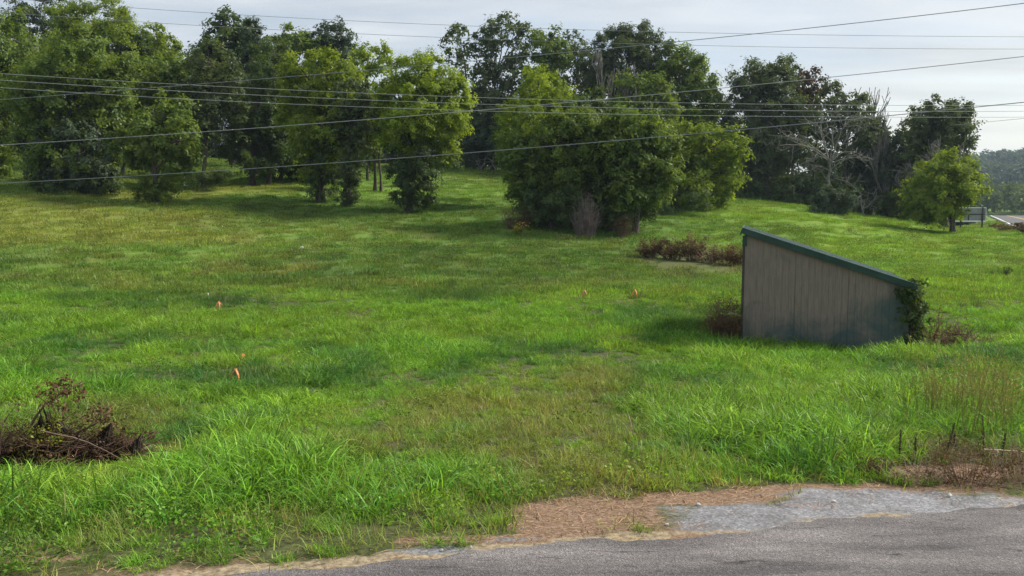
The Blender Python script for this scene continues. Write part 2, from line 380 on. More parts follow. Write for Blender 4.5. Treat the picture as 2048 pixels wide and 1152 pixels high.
def thr(attr, nz, lo=.42, hi=.58, amt=.9):
    a = N('ShaderNodeMath'); a.operation = 'SUBTRACT'; L(nz.outputs[0], a.inputs[0]); a.inputs[1].default_value = .5
    b_ = N('ShaderNodeMath'); b_.operation = 'MULTIPLY_ADD'; L(a.outputs[0], b_.inputs[0]); b_.inputs[1].default_value = amt; L(attr.outputs['Fac'], b_.inputs[2])
    r = N('ShaderNodeMapRange'); r.inputs[1].default_value = lo; r.inputs[2].default_value = hi; L(b_.outputs[0], r.inputs[0]); return r
def mixc(f, a, b_):
    x = N('ShaderNodeMix'); x.data_type = 'RGBA'
    if hasattr(f, 'outputs'): L(f.outputs[0], x.inputs[0])
    else: x.inputs[0].default_value = f
    for k, v in ((6, a), (7, b_)):
        if isinstance(v, tuple): x.inputs[k].default_value = (*v, 1)
        else: L(v, x.inputs[k])
    return x
def ramp(src, *st):
    r = N('ShaderNodeValToRGB')
    while len(r.color_ramp.elements) < len(st): r.color_ramp.elements.new(.5)
    for e, (p, c) in zip(r.color_ramp.elements, st): e.position = p; e.color = (*c, 1)
    L(src, r.inputs[0]); return r
nf = noise(2.2, 8); nfine = noise(22, 6)
gv = ramp(nfine.outputs[0], (.3, (.45, .45, .45)), (.7, (1.5, 1.5, 1.5)))
gm = N('ShaderNodeMix'); gm.data_type = 'RGBA'; gm.blend_type = 'MULTIPLY'; gm.inputs[0].default_value = 1
L(att('gcol').outputs['Color'], gm.inputs[6]); L(gv.outputs[0], gm.inputs[7])
# straw litter: stretched fibres lying every way
smap = N('ShaderNodeMapping'); smap.inputs['Scale'].default_value = (1, 3.5, 1); smap.inputs['Rotation'].default_value = (0, 0, .35); L(ge.outputs['Position'], smap.inputs[0])
ns_ = noise(26, 6, smap.outputs[0], 1.2, .7)
sc_ = ramp(ns_.outputs[0], (.34, (.060, .036, .026)), (.50, (.205, .135, .092)), (.64, (.42, .30, .205)))
x1 = mixc(thr(att('straw'), noise(3.5, 9, rough=.72), .36, .68, 1.2), gm.outputs[2], sc_.outputs[0])
# pale limestone gravel
vo = N('ShaderNodeTexVoronoi'); vo.inputs['Scale'].default_value = 55; L(ge.outputs['Position'], vo.inputs[0])
vcol = ramp(vo.outputs['Color'], (.0, (.155, .156, .163)), (.6, (.245, .247, .260)), (1.0, (.38, .38, .385)))
gpatch = ramp(noise(5, 6).outputs[0], (.35, (.75, .73, .72)), (.65, (1.1, 1.1, 1.12)))
gmul = N('ShaderNodeMix'); gmul.data_type = 'RGBA'; gmul.blend_type = 'MULTIPLY'; gmul.inputs[0].default_value = 1; L(vcol.outputs[0], gmul.inputs[6]); L(gpatch.outputs[0], gmul.inputs[7])
sandm = N('ShaderNodeMix'); sandm.data_type = 'RGBA'; sandm.blend_type = 'MULTIPLY'; sandm.inputs[0].default_value = 1; L(gv.outputs[0], sandm.inputs[6]); sandm.inputs[7].default_value = (.31, .25, .17, 1)
smid = mixc(thr(att('sand'), noise(5, 8), .52, .75, 1.6), x1.outputs[2], sandm.outputs[2])
x2 = mixc(thr(att('grav'), noise(4.5, 9, smap.outputs[0], rough=.75), .36, .74, 1.5), smid.outputs[2], gmul.outputs[2])
L(x2.outputs[2], b.inputs['Base Color'])
bp = N('ShaderNodeBump'); bp.inputs['Strength'].default_value = .7; bp.inputs['Distance'].default_value = .02; L(ns_.outputs[0], bp.inputs['Height']); L(bp.outputs[0], b.inputs['Normal'])
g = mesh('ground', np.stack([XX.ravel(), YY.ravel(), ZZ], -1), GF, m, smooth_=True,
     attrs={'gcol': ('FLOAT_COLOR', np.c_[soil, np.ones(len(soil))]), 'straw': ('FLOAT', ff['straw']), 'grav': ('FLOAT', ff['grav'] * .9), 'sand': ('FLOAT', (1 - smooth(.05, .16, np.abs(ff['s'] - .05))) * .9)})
tag(g, kind='structure')

# ------------------------------------------------------------------ roads
m, nt, N, L = newmat('asphalt')
o = N('ShaderNodeOutputMaterial'); b = N('ShaderNodeBsdfPrincipled'); L(b.outputs[0], o.inputs[0]); b.inputs['Roughness'].default_value = .92; b.inputs['Specular IOR Level'].default_value = .25
ge = N('ShaderNodeNewGeometry')
vo = N('ShaderNodeTexVoronoi'); vo.inputs['Scale'].default_value = 105; L(ge.outputs['Position'], vo.inputs[0])
vc = ramp(vo.outputs['Color'], (.0, (.075, .072, .074)), (.55, (.150, .143, .145)), (.86, (.20, .19, .19)), (1.0, (.33, .315, .305)))
rm = N('ShaderNodeMapping'); rm.inputs['Rotation'].default_value = (0, 0, -.216); rm.inputs['Scale'].default_value = (.35, 1.6, 1); L(ge.outputs['Position'], rm.inputs[0])
pn = ramp(noise(2.0, 7, rm.outputs[0], .3).outputs[0], (.34, (.55, .54, .55)), (.5, (.95, .92, .91)), (.66, (1.32, 1.27, 1.25)))
mu = N('ShaderNodeMix'); mu.data_type = 'RGBA'; mu.blend_type = 'MULTIPLY'; mu.inputs[0].default_value = 1; L(vc.outputs[0], mu.inputs[6]); L(pn.outputs[0], mu.inputs[7])
ck = noise(9, 8, rm.outputs[0], .8, .75); ckr = ramp(ck.outputs[0], (.33, (.30, .30, .31)), (.43, (1, 1, 1)))
mu2 = N('ShaderNodeMix'); mu2.data_type = 'RGBA'; mu2.blend_type = 'MULTIPLY'; mu2.inputs[0].default_value = 1; L(mu.outputs[2], mu2.inputs[6]); L(ckr.outputs[0], mu2.inputs[7])
L(mu2.outputs[2], b.inputs['Base Color'])
bp = N('ShaderNodeBump'); bp.inputs['Strength'].default_value = .6; bp.inputs['Distance'].default_value = .01; L(vo.outputs['Distance'], bp.inputs['Height']); L(bp.outputs[0], b.inputs['Normal'])
ASPHALT = m
# near road: one strip following the verge line, its edge crumbled
def strip(L_, R_, name, mat, kind='structure', dz=.0):
    V = np.concatenate([L_, R_]); n = len(L_); i = np.arange(n - 1)
    return tag(mesh(name, V, np.stack([i, i + 1, n + i + 1, n + i], -1)[:, ::-1], mat), kind=kind)
u = np.arange(-14, 22, .03)
edge = (fbm(u * 1.1 + 5, u * 0 + 2, 5) - .5) * .34 + (fbm(u * 6, u * 0 + 9, 3) - .5) * .07
pl = RP0[None] + u[:, None] * RU[None]
Lp = pl + edge[:, None] * RN[None]; Rp = pl - 7.4 * RN[None]
strip(np.c_[Lp, np.full(len(u), RZ + .008)], np.c_[Rp, np.full(len(u), RZ + .008)], 'near_road', ASPHALT)
def resample(pts, z, n=260):
    d = np.r_[0, np.cumsum(np.hypot(*np.diff(pts, axis=0).T))]; t = np.linspace(0, d[-1], n)
    k = np.linspace(0, 1, n)
    px_, py_, pz_ = (np.interp(t, d, q) for q in (pts[:, 0], pts[:, 1], z))
    # soften the bends
    for _ in range(40):
        px_[1:-1] = (px_[:-2] + px_[1:-1] + px_[2:]) / 3; py_[1:-1] = (py_[:-2] + py_[1:-1] + py_[2:]) / 3; pz_[1:-1] = (pz_[:-2] + pz_[1:-1] + pz_[2:]) / 3
    return np.c_[px_, py_], pz_
hc, hz = resample(HW, HZ)
tg = np.gradient(hc, axis=0); tg /= np.linalg.norm(tg, axis=1)[:, None]; nl = np.c_[-tg[:, 1], tg[:, 0]]
def hstrip(o0, o1, dz, name, mat):
    return strip(np.c_[hc + nl * o1, hz + dz], np.c_[hc + nl * o0, hz + dz], name, mat)
FARROAD = basic('far_asphalt', (.115, .115, .12), (.15, .15, .155), .6, 1.0); FARROAD.node_tree.nodes['Principled BSDF'].inputs['Specular IOR Level'].default_value = .05
WHITEP = basic('white_paint', (.62, .62, .60), (.80, .80, .78), 3, .7); YELP = basic('yellow_paint', (.55, .36, .07), (.70, .47, .10), 3, .7)
hstrip(-3.9, 3.75, .010, 'far_road', FARROAD)
hstrip(3.22, 3.40, .018, 'edge_line', WHITEP); hstrip(-3.5, -3.32, .018, 'edge_line', WHITEP)
hstrip(-.20, -.07, .018, 'centre_line', YELP); hstrip(.07, .20, .018, 'centre_line', YELP)

# ------------------------------------------------------------------ grass
def blades(n, rad, h0, h1, wid, arch, seed, segs=4, lean=.25, dryp=.06, flat=False):
    r = np.random.default_rng(seed)
    a = r.random(n) * 2 * math.pi; q = np.sqrt(r.random(n)) * rad
    base = np.stack([np.cos(a) * q, np.sin(a) * q, np.full(n, -.02)], -1)
    h = h0 + (h1 - h0) * r.random(n) ** 1.2
    d = a + r.normal(0, 1.1, n); dirv = np.stack([np.cos(d), np.sin(d), np.zeros(n)], -1)
    side = np.stack([-np.sin(d), np.cos(d), np.zeros(n)], -1)
    side = side + r.normal(0, .3, (n, 3)); side /= np.linalg.norm(side, axis=1)[:, None]
    ln = lean * (.3 + r.random(n)); ar = arch * (.3 + 1.2 * r.random(n))
    V = []; T_ = []
    th0 = ln; th1 = ar; ox = np.zeros(n); oz = np.zeros(n)
    for k in range(segs + 1):
        t = k / segs
        if k:                                   # walk along the blade: it bends over more and more, keeping its length
            th = th0 + th1 * ((k - .5) / segs) ** 1.5; ox = ox + np.sin(th) * h / segs; oz = oz + np.cos(th) * h / segs
        out_ = ox; up = oz if not flat else h * .10 * math.sin(t * 3)
        if flat: out_ = h * t
        p = base + dirv * out_[:, None] + np.array([0, 0, 1.]) * np.broadcast_to(up, (n,))[:, None]
        wv = wid * (.8 + .5 * r.random(n) * 0 ) * (1 - t ** 2.2 * .96) * .5
        V += [p - side * np.broadcast_to(wv, (n,))[:, None], p + side * np.broadcast_to(wv, (n,))[:, None]]; T_ += [np.full(n, t)] * 2
    V = np.stack(V, 1); K = V.shape[1]
    F = np.array([[2 * k, 2 * k + 1, 2 * k + 3, 2 * k + 2] for k in range(segs)])
    FF = (np.arange(n)[:, None, None] * K + F[None]).reshape(-1, 4)
    rn = np.repeat(r.random(n), K); dry = np.repeat((r.random(n) < dryp) * r.random(n), K)
    return V.reshape(-1, 3), FF, rn, dry
def weedleaves(n, rad, h, size, seed):
    r = np.random.default_rng(seed)
    a = r.random(n) * 2 * math.pi; q = np.sqrt(r.random(n)) * rad
    p = np.stack([np.cos(a) * q, np.sin(a) * q, (r.random(n) ** .6) * h * (1.1 - q / rad * .6)], -1)
    ax = r.normal(0, 1, (n, 3)); ax[:, 2] = abs(ax[:, 2]) * .4; ax /= np.linalg.norm(ax, axis=1)[:, None]
    b = np.cross(ax, r.normal(0, 1, (n, 3))); b /= np.linalg.norm(b, axis=1)[:, None]
    s = size * (.6 + .8 * r.random(n))[:, None]
    V = np.stack([p, p + ax * s * .5 + b * s * .3, p + ax * s, p + ax * s * .5 - b * s * .3], 1).reshape(-1, 3)
    return V, np.arange(n * 4).reshape(-1, 4), np.repeat(r.random(n), 4), np.repeat((r.random(n) < .04) * .7, 4)
def panicle(n, seed):
    r = np.random.default_rng(seed); L_ = []
    Vs, Fs, R_, D_, off = [], [], [], [], 0
    for i in range(n):
        b_ = np.array([r.normal(0, .10), r.normal(0, .10), 0]); h = .55 + .45 * r.random(); ln = r.normal(0, .12, 2)
        pts = np.array([b_ + np.array([ln[0] * t * t, ln[1] * t * t, h * t]) for t in np.linspace(0, 1, 5)])
        V, F = tubes([(pts, np.linspace(.003, .0015, 5))], 3)
        Vs.append(V); Fs.append(F + off); off += len(V); R_.append(np.full(len(V), r.random())); D_.append(np.full(len(V), .35))
        m_ = 34; t = .55 + .45 * r.random(m_); c = b_ + np.stack([ln[0] * t * t, ln[1] * t * t, h * t], -1) + r.normal(0, .035, (m_, 3))
        q = r.normal(0, .006, (m_, 4, 3)); V = (c[:, None] + q).reshape(-1, 3); Vs.append(V); Fs.append(np.arange(m_ * 4).reshape(-1, 4) + off); off += m_ * 4
        R_.append(np.repeat(r.random(m_), 4)); D_.append(np.full(m_ * 4, .8))
    return np.concatenate(Vs), np.concatenate(Fs), np.concatenate(R_), np.concatenate(D_)
def scatter(name, protos, mat, pts, rot, scl, idx, tint, label):
    """one object of uncountable plants: points on the ground, each carrying one tuft"""
    c = bpy.data.collections.new(name + '_tufts')
    for k, (V, F, rn, dry) in enumerate(protos):
        o = mesh('%s_tuft_%02d' % (name, k), V, F, mat, attrs={'rnd': ('FLOAT', rn), 'dry': ('FLOAT', dry)}, link=False); c.objects.link(o)
    me = bpy.data.meshes.new(name); me.vertices.add(len(pts)); me.vertices.foreach_set('co', np.asarray(pts, np.float32).ravel())
    for k, ty, data in (('rot', 'FLOAT_VECTOR', rot), ('scl', 'FLOAT_VECTOR', scl), ('idx', 'INT', idx), ('tint', 'FLOAT_COLOR', tint)):
        a = me.attributes.new(k, ty, 'POINT')
        a.data.foreach_set({'FLOAT_VECTOR': 'vector', 'INT': 'value', 'FLOAT_COLOR': 'color'}[ty], np.asarray(data, np.int32 if ty == 'INT' else np.float32).ravel())
    me.materials.append(mat)
    ob = bpy.data.objects.new(name, me); COL.objects.link(ob); tag(ob, label, name.split('_')[-1], kind='stuff')
    ng = bpy.data.node_groups.new(name, 'GeometryNodeTree')
    ng.interface.new_socket('Geometry', in_out='INPUT', socket_type='NodeSocketGeometry'); ng.interface.new_socket('Geometry', in_out='OUTPUT', socket_type='NodeSocketGeometry')
    A = ng.nodes.new; K = ng.links.new
    gi = A('NodeGroupInput'); go = A('NodeGroupOutput'); mp_ = A('GeometryNodeMeshToPoints'); K(gi.outputs[0], mp_.inputs['Mesh'])
    ci = A('GeometryNodeCollectionInfo'); ci.inputs['Collection'].default_value = c; ci.inputs['Separate Children'].default_value = True; ci.inputs['Reset Children'].default_value = True
    ip = A('GeometryNodeInstanceOnPoints'); K(mp_.outputs[0], ip.inputs['Points']); K(ci.outputs[0], ip.inputs['Instance']); ip.inputs['Pick Instance'].default_value = True
    def na(nm, ty):
        n = A('GeometryNodeInputNamedAttribute'); n.data_type = ty; n.inputs['Name'].default_value = nm; return [q for q in n.outputs if q.enabled and q.name == 'Attribute'][0]
    K(na('idx', 'INT'), ip.inputs['Instance Index'])
    er = A('FunctionNodeEulerToRotation'); K(na('rot', 'FLOAT_VECTOR'), er.inputs[0]); K(er.outputs[0], ip.inputs['Rotation']); K(na('scl', 'FLOAT_VECTOR'), ip.inputs['Scale'])
    K(ip.outputs[0], go.inputs[0])
    md = ob.modifiers.new('tufts', 'NODES'); md.node_group = ng
    return ob
# where nothing grows: the shed's floor
SH0 = np.array([5.73, 21.0]); SHU = np.array([.962, -.272]); SHV = np.array([.272, .962]); SHL, SHD = 3.8, 3.9
def insideshed(x, y, mrg=0.0):
    a = (x - SH0[0]) * SHU[0] + (y - SH0[1]) * SHU[1]; b_ = (x - SH0[0]) * SHV[0] + (y - SH0[1]) * SHV[1]
    return (a > -mrg) & (a < SHL + mrg) & (b_ > -mrg) & (b_ < SHD + mrg)
def sample(y0, y1, dens, seed):
    """points over the wedge in front of the camera; dens(y) per square metre"""
    r = np.random.default_rng(seed); yy = np.linspace(y0, y1, 200); wd = 2 * (.78 * yy + 2.5); lam = wd * dens(yy)
    n = int(lam.mean() * (y1 - y0)); cdf = np.cumsum(lam); cdf /= cdf[-1]
    y = np.interp(r.random(n), cdf, yy); x = (r.random(n) * 2 - 1) * (.78 * y + 2.5)
    return x, y, r
def lay(name, protos, x, y, r, fld, keep, scale, tint, label, mat=BLADE, tilt=.12):
    hd, _ = hw_near(x, y)
    keep = keep & ~insideshed(x, y) & (hd > 4.1)
    x, y = x[keep], y[keep]; n = len(x); sc = scale[keep]; tn = tint[keep]
    pts = np.c_[x, y, terrain(x, y)]
    rot = np.c_[r.normal(0, tilt, n), r.normal(0, tilt, n), r.random(n) * 6.28]
    wf = 1 + smooth(14, 32, y) * .0
    scl = np.c_[sc * (.85 + .3 * r.random(n)), sc * (.85 + .3 * r.random(n)), sc * (.7 + .6 * r.random(n))]
    tn = tn * ((.62 + .72 * r.random(n)) if 'slope' in name else (.74 + .52 * r.random(n)))[:, None] * (1 + r.normal(0, .06, (n, 3)))
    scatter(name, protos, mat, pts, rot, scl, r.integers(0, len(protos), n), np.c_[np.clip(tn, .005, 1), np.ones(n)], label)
    print(name, n)

# 1. meadow grass of the hollow
x, y, r = sample(5.2, 33, lambda d: np.where(d < 14, 36, 36 * (14 / d) ** .7), 1); f = fields(x, y)
cover = (1 - smooth(.35, .6, f['straw'] + (r.random(len(x)) - .5) * .3)) * (1 - smooth(.25, .5, f['grav']))
h = .30 + .72 * smooth(.30, .70, fbm(x * .9, y * .6, 4)) + .22 * fbm(x * 3, y * 2.4, 2) + .35 * f['tall'] - .48 * f['short']
h *= 1 - .45 * smooth(22, 30, y)
h *= smooth(.4, 1.7, f['s']) * .72 + .28
heap = blob(ell(110, 945, 230, 50), x, y, nz=.1); h *= 1 - .6 * heap
fs_ = (x - SH0[0]) * SHV[0] + (y - SH0[1]) * SHV[1]; h *= 1 + .25 * (fs_ > -1.5) * (fs_ < 0) * (abs(x - 7.5) < 3)
hp_ = blob(ell(115, 925, 200, 30), x, y, nz=.1)
kp = (r.random(len(x)) < (1 - .85 * hp_) * cover * (.60 + .40 * smooth(.3, 1.6, f['s']))) & (f['s'] > .10)
lay('meadow_grass', [blades(62, .18, .16, .42, .0150, 2.3, 100 + k, segs=5, lean=.55, dryp=.06) for k in range(6)], x, y, r, f, kp, np.clip(h, .36, 1.3), f['c'],
    'lush uncut green grass filling the hollow between road and slope')
# 2. tall arching blades
x, y, r = sample(6.2, 26, lambda d: np.where(d < 13, 26, 26 * (13 / d)), 2); f = fields(x, y)
kp = (r.random(len(x)) < np.clip(f['tall'] * 1.1 + .05 * (1 - f['short']), 0, 1)) & (f['s'] > .95) & (f['straw'] < .45) & (blob(ell(110, 950, 260, 55), x, y, nz=.1) < .4)
lay('coarse_grass', [blades(20, .18, .38, .84, .026, 2.5, 200 + k, segs=8, lean=.40, dryp=.07) for k in range(5)], x, y, r, f, kp, .30 + .28 * r.random(len(x)), f['c'] * np.array([.82, .95, 1.25]),
    'coarse broad bladed grass arching in tall clumps near the road')
# 3. short dry grass of the worn track and the verge
x, y, r = sample(5.2, 30, lambda d: np.where(d < 16, 26, 26 * (16 / d)), 3); f = fields(x, y)
kp = r.random(len(x)) < np.clip(f['dry'] * .7 + f['brown'] * .4 + .10 + .9 * (1 - smooth(1.2, 2.2, f['s'])), 0, 1) * (1 - smooth(.35, .6, f['straw'] + (r.random(len(x)) - .5) * .5)) * (1 - smooth(.4, .6, f['grav'])) * (f['s'] > .12)
lay('dry_grass', [blades(44, .2, .05, .20, .008, .9, 300 + k, lean=.6, dryp=.45) for k in range(4)], x, y, r, f, kp, .6 + .6 * r.random(len(x)), lerp3(f['c'], (.30, .27, .11), np.full(len(x), .40)),
    'short yellowed grass along the worn track through the meadow', tilt=.25)
# 4. low broadleaf weeds
x, y, r = sample(5.2, 60, lambda d: np.where(d < 12, 9, 9 * (12 / d) ** .9), 4); f = fields(x, y)
strip_ = (1 - smooth(1.3, 2.4, f['s'])) * smooth(.25, .5, f['s'])
pn_ = smooth(.52, .62, fbm(x * .6 + 11, y * .35 + 4, 3))
kp = r.random(len(x)) < np.clip(strip_ * .75 * (x < 1.2) + .32 * pn_ * (y > 10) + .07, 0, 1) * (1 - smooth(.4, .7, f['straw'])) * (1 - smooth(.3, .6, f['grav']))
lay('broadleaf_weeds', [weedleaves(170, .26, .15, .030, 400 + k) for k in range(5)], x, y, r, f, kp, (.6 + .6 * r.random(len(x))) * (1 + smooth(25, 50, y) * 1.3), f['c'] * np.array([.80, .80, .95]),
    'low leafy weeds scattered through the grass and along the verge', tilt=.1)
# 5. straw litter on the verge
x, y, r = sample(5.2, 12, lambda d: 120 + 0 * d, 5); f = fields(x, y)
kp = (r.random(len(x)) < np.clip(f['straw'] * 1.1 - .15, 0, 1) * (1 - .75 * smooth(.4, .6, f['grav']))) & (f['s'] > .05) & (f['s'] < 2.6)
lay('straw_litter', [blades(24, .16, .06, .24, .0075, 0, 500 + k, segs=2, flat=True, dryp=.0) for k in range(5)], x, y, r, f, kp, .6 + .6 * r.random(len(x)), np.ones((len(x), 3)) * np.array([.34, .225, .145]),
    'dead tan straw lying along the road edge', STRAW, tilt=.05)
# 6. mown grass of the slope
x, y, r = sample(20, 118, lambda d: 3.4 * (45 / np.maximum(d, 30)) ** 1.25, 6); f = fields(x, y)
kp = (r.random(len(x)) < (1 - f['lush'] * .9 + .5 * f['short'])) & (f['brown'] < .9)
lay('slope_grass', [blades(150, .55, .07, .20, .020, .6, 600 + k, segs=2, lean=.5, dryp=.07) for k in range(6)], x, y, r, f, kp, .75 + .55 * r.random(len(x)) + smooth(60, 100, y) * .5, f['c'],
    'short grass covering the rising field below the trees', tilt=.06)
# 7. darker uncut tussocks scattered in the field
x, y, r = sample(20, 62, lambda d: .16 + 0 * d, 7); f = fields(x, y)
cl = [(1230, 583), (1096, 588), (886, 575), (818, 610), (930, 606), (700, 578), (300, 596), (128, 603), (480, 605), (960, 592), (1320, 640), (560, 765), (520, 762), (2020, 552), (1180, 470)]
ex = []
for (a_, b_) in cl:
    gx, gy = G(a_, b_)
    for k in range(6): ex.append((gx + r.normal(0, .35), gy + r.normal(0, .45)))
ex = np.array(ex); big = np.r_[r.random(len(x)) * .35 + .4, np.full(len(ex), .7)]
x = np.r_[x, ex[:, 0]]; y = np.r_[y, ex[:, 1]]; f = fields(x, y)
lay('tussock_grass', [blades(60, .25, .2, .55, .016, .6, 700 + k, segs=3, lean=.4, dryp=.03) for k in range(4)], x, y, r, f, np.ones(len(x), bool), big, np.ones((len(x), 3)) * np.array([.065, .135, .036]),
    'dark green tussocks standing above the field grass')
# 8. seeding weeds at the right of the road
x, y, r = sample(7, 15, lambda d: 7 + 0 * d, 8); f = fields(x, y)
bx_, by_ = G(1975, 900)
mk = 1 - smooth(.5, 1.15, np.hypot((x - bx_ - 1.35) / 1.9, (y - by_ - .6) / 2.4))
kp = (r.random(len(x)) < mk) & (f['s'] > 1.5)
lay('seeding_weeds', [panicle(9, 800 + k) for k in range(5)], x, y, r, f, kp, .55 + .40 * r.random(len(x)), np.ones((len(x), 3)) * np.array([.15, .20, .06]),
    'thin tall weeds with brown seed heads at the right by the road', tilt=.08)

# ------------------------------------------------------------------ trees
def ball(r, n):
    v = r.normal(0, 1, (n, 3)); return v / np.linalg.norm(v, axis=1)[:, None]
def leafcloud(r, C, crad, nper, size, lean_out=None):
    """clumps of leafy twigs: per clump a few twigs, the leaves strung along them"""
    n = len(C); K = 9
    tw = ball(r, n * K).reshape(n, K, 3); tw[..., 2] = tw[..., 2] * .75 + .12
    if lean_out is not None: tw = tw + lean_out[:, None, :] * .55
    m_ = n * nper; ci = np.repeat(np.arange(n), nper); ki = r.integers(0, K, m_); t = r.random(m_) ** .6
    d = tw[ci, ki]; p = C[ci] + d * (t * crad[ci])[:, None] + r.normal(0, .13, (m_, 3)) * crad[ci][:, None]
    p[:, 2] -= (t ** 2) * crad[ci] * .16
    nn = d * .8 + ball(r, m_) * .62; nn[:, 2] += .45; nn /= np.linalg.norm(nn, axis=1)[:, None] + 1e-9
    ax = np.cross(nn, ball(r, m_)); ax /= np.linalg.norm(ax, axis=1)[:, None] + 1e-9
    b_ = np.cross(nn, ax)
    s = size * (.6 + .8 * r.random(m_)); s = s[:, None]
    V = np.stack([p, p + ax * s * .5 + b_ * s * .33, p + ax * s, p + ax * s * .5 - b_ * s * .33], 1).reshape(-1, 3)
    rn = np.clip(.05 + .40 * r.random(m_) + .60 * r.random(n)[ci], 0, 1)
    return V, np.arange(m_ * 4).reshape(-1, 4), np.repeat(rn, 4)
def limb(r, a, b_, r0, r1, n=7, wob=.10):
    a = np.asarray(a, float); b_ = np.asarray(b_, float); t = np.linspace(0, 1, n)[:, None]
    ln = np.linalg.norm(b_ - a); off = r.normal(0, wob * ln / 3, (n, 3)); off[0] = off[-1] = 0
    off[1:-1] = (off[:-2] + off[1:-1] + off[2:]) / 2
    up = np.array([0, 0, 1.]) * (np.sin(t * math.pi) * ln * .07)
    return a + (b_ - a) * t + off + up, np.linspace(r0, r1, n)
def tree(name, label, base, d, lobes, leaf='mid', trunk=.16, dens=1.0, size=None, group='trees along the wood edge', seed=None, cat='tree', trunks=None, spread=.5, jag=1.0, holes=0.0):
    """base: picture column of the foot; lobes: (column, row, radius[, vertical radius]) of the crown's masses as read off the photo,
    each given its own distance, size in metres and depth"""
    seed = int(base * 7 + d * 13 + len(lobes)) if seed is None else seed
    r = np.random.default_rng(seed)
    B = on(base, d); k = d / FPX
    root = empty(name, B, label, cat, group)
    C = []; Rr = []
    xs_ = [l[0] for l in lobes]; cx = (min(xs_) + max(xs_)) / 2; hw = max((max(xs_) - min(xs_)) / 2, 1)
    for l in lobes:
        rr = l[2] * k; rz = (l[3] if len(l) > 3 else l[2]) * k
        q = (l[0] - cx) / hw; dd = (r.random() * 2 - 1) * math.sqrt(max(0, 1.05 - q * q)) * (hw * k * spread + .25 * rr)
        c = P(l[0], l[1], d + dd) ; C.append(c - B); Rr.append((rr, rr * .95, rz))
    size = (size or (.13 + .0022 * (d - 40))) * (.78 + .5 * r.random())
    Vs, Fs, Ns, off = [], [], [], 0; branches = []
    crown_base = min(c[2] - q[2] * .5 for c, q in zip(C, Rr)); top = max(c[2] for c in C)
    mean = np.average(C, axis=0, weights=[q[0] ** 2 for q in Rr])
    feet = trunks or [(0, 1.0)]
    spines = []
    for (fx, fr) in feet:
        foot = np.array([fx * k, r.normal(0, .1), 0]); foot[2] = T(B[0] + foot[0], B[1] + foot[1]) - B[2] - .15
        tip = mean * np.array([.75, .75, 1]) + foot * .25; tip[2] = mean[2] + (top - mean[2]) * .35
        if len(feet) > 1: tip[0] = foot[0] * .5 + mean[0] * .5
        pts, rad = limb(r, foot, tip, trunk * fr, trunk * fr * .35, 10, .05); rad[0] *= 1.5; rad[1] *= 1.12
        spines.append(pts); branches.append((pts, rad))
    for c, q in zip(C, Rr):
        sp = spines[r.integers(len(spines))]; cand = sp[(sp[:, 2] < c[2] - .1 * q[2])]
        st = cand[-1] if len(cand) else sp[2]
        st = sp[min(len(sp) - 1, max(2, int(len(cand) * .75)))] if len(cand) > 3 else st
        mb, mr = limb(r, st, c, trunk * .42, trunk * .16, 7, .16); branches.append((mb, mr))
        area = math.pi * q[0] * q[2]; crad0 = np.clip(.27 * q[0] + .20, .26, .95)
        nc = int(np.clip(3.9 * area / (crad0 ** 2) / 2.2, 12, 260) * dens ** .5)
        v = ball(r, nc); v[:, 1] *= 1.0
        lump = .80 + .42 * fbm((v[:, 0] + v[:, 1] * .7) * 2.2 + seed, v[:, 2] * 2.2 + seed * .3, 3) * jag
        rf = (.30 + .76 * r.random(nc) ** .40) * lump
        if holes: keep_ = fbm(v[:, 0] * 3 + seed, v[:, 2] * 3 - v[:, 1], 2) > holes; v, rf = v[keep_], rf[keep_]; nc = len(v)
        CC = c + v * rf[:, None] * np.array(q) * 1.0
        g_ = np.array([T(B[0] + p[0], B[1] + p[1]) - B[2] + .12 for p in CC]); CC[:, 2] = np.maximum(CC[:, 2], g_ + r.random(nc) * .3)
        cr_ = crad0 * (.65 + .7 * r.random(nc))
        nl_ = int(np.clip(5.2 * dens * area * 1.5 / (size * size * .33) / nc, 14, 260))
        V, F, rn = leafcloud(r, CC, cr_, nl_, size, v)
        Vs.append(V); Fs.append(F + off); Ns.append(rn); off += len(V)
        for j in r.choice(nc, min(nc, 9), replace=False):
            branches.append(limb(r, mb[r.integers(3, 7)], CC[j], trunk * .15, trunk * .04, 5, .2))
    V, F = tubes(branches, 6)
    mesh('trunk', V, F, BARK, root, smooth_=True)
    mesh('crown', np.concatenate(Vs), np.concatenate(Fs), LEAF[leaf], root, attrs={'rnd': ('FLOAT', np.concatenate(Ns))})
    return root

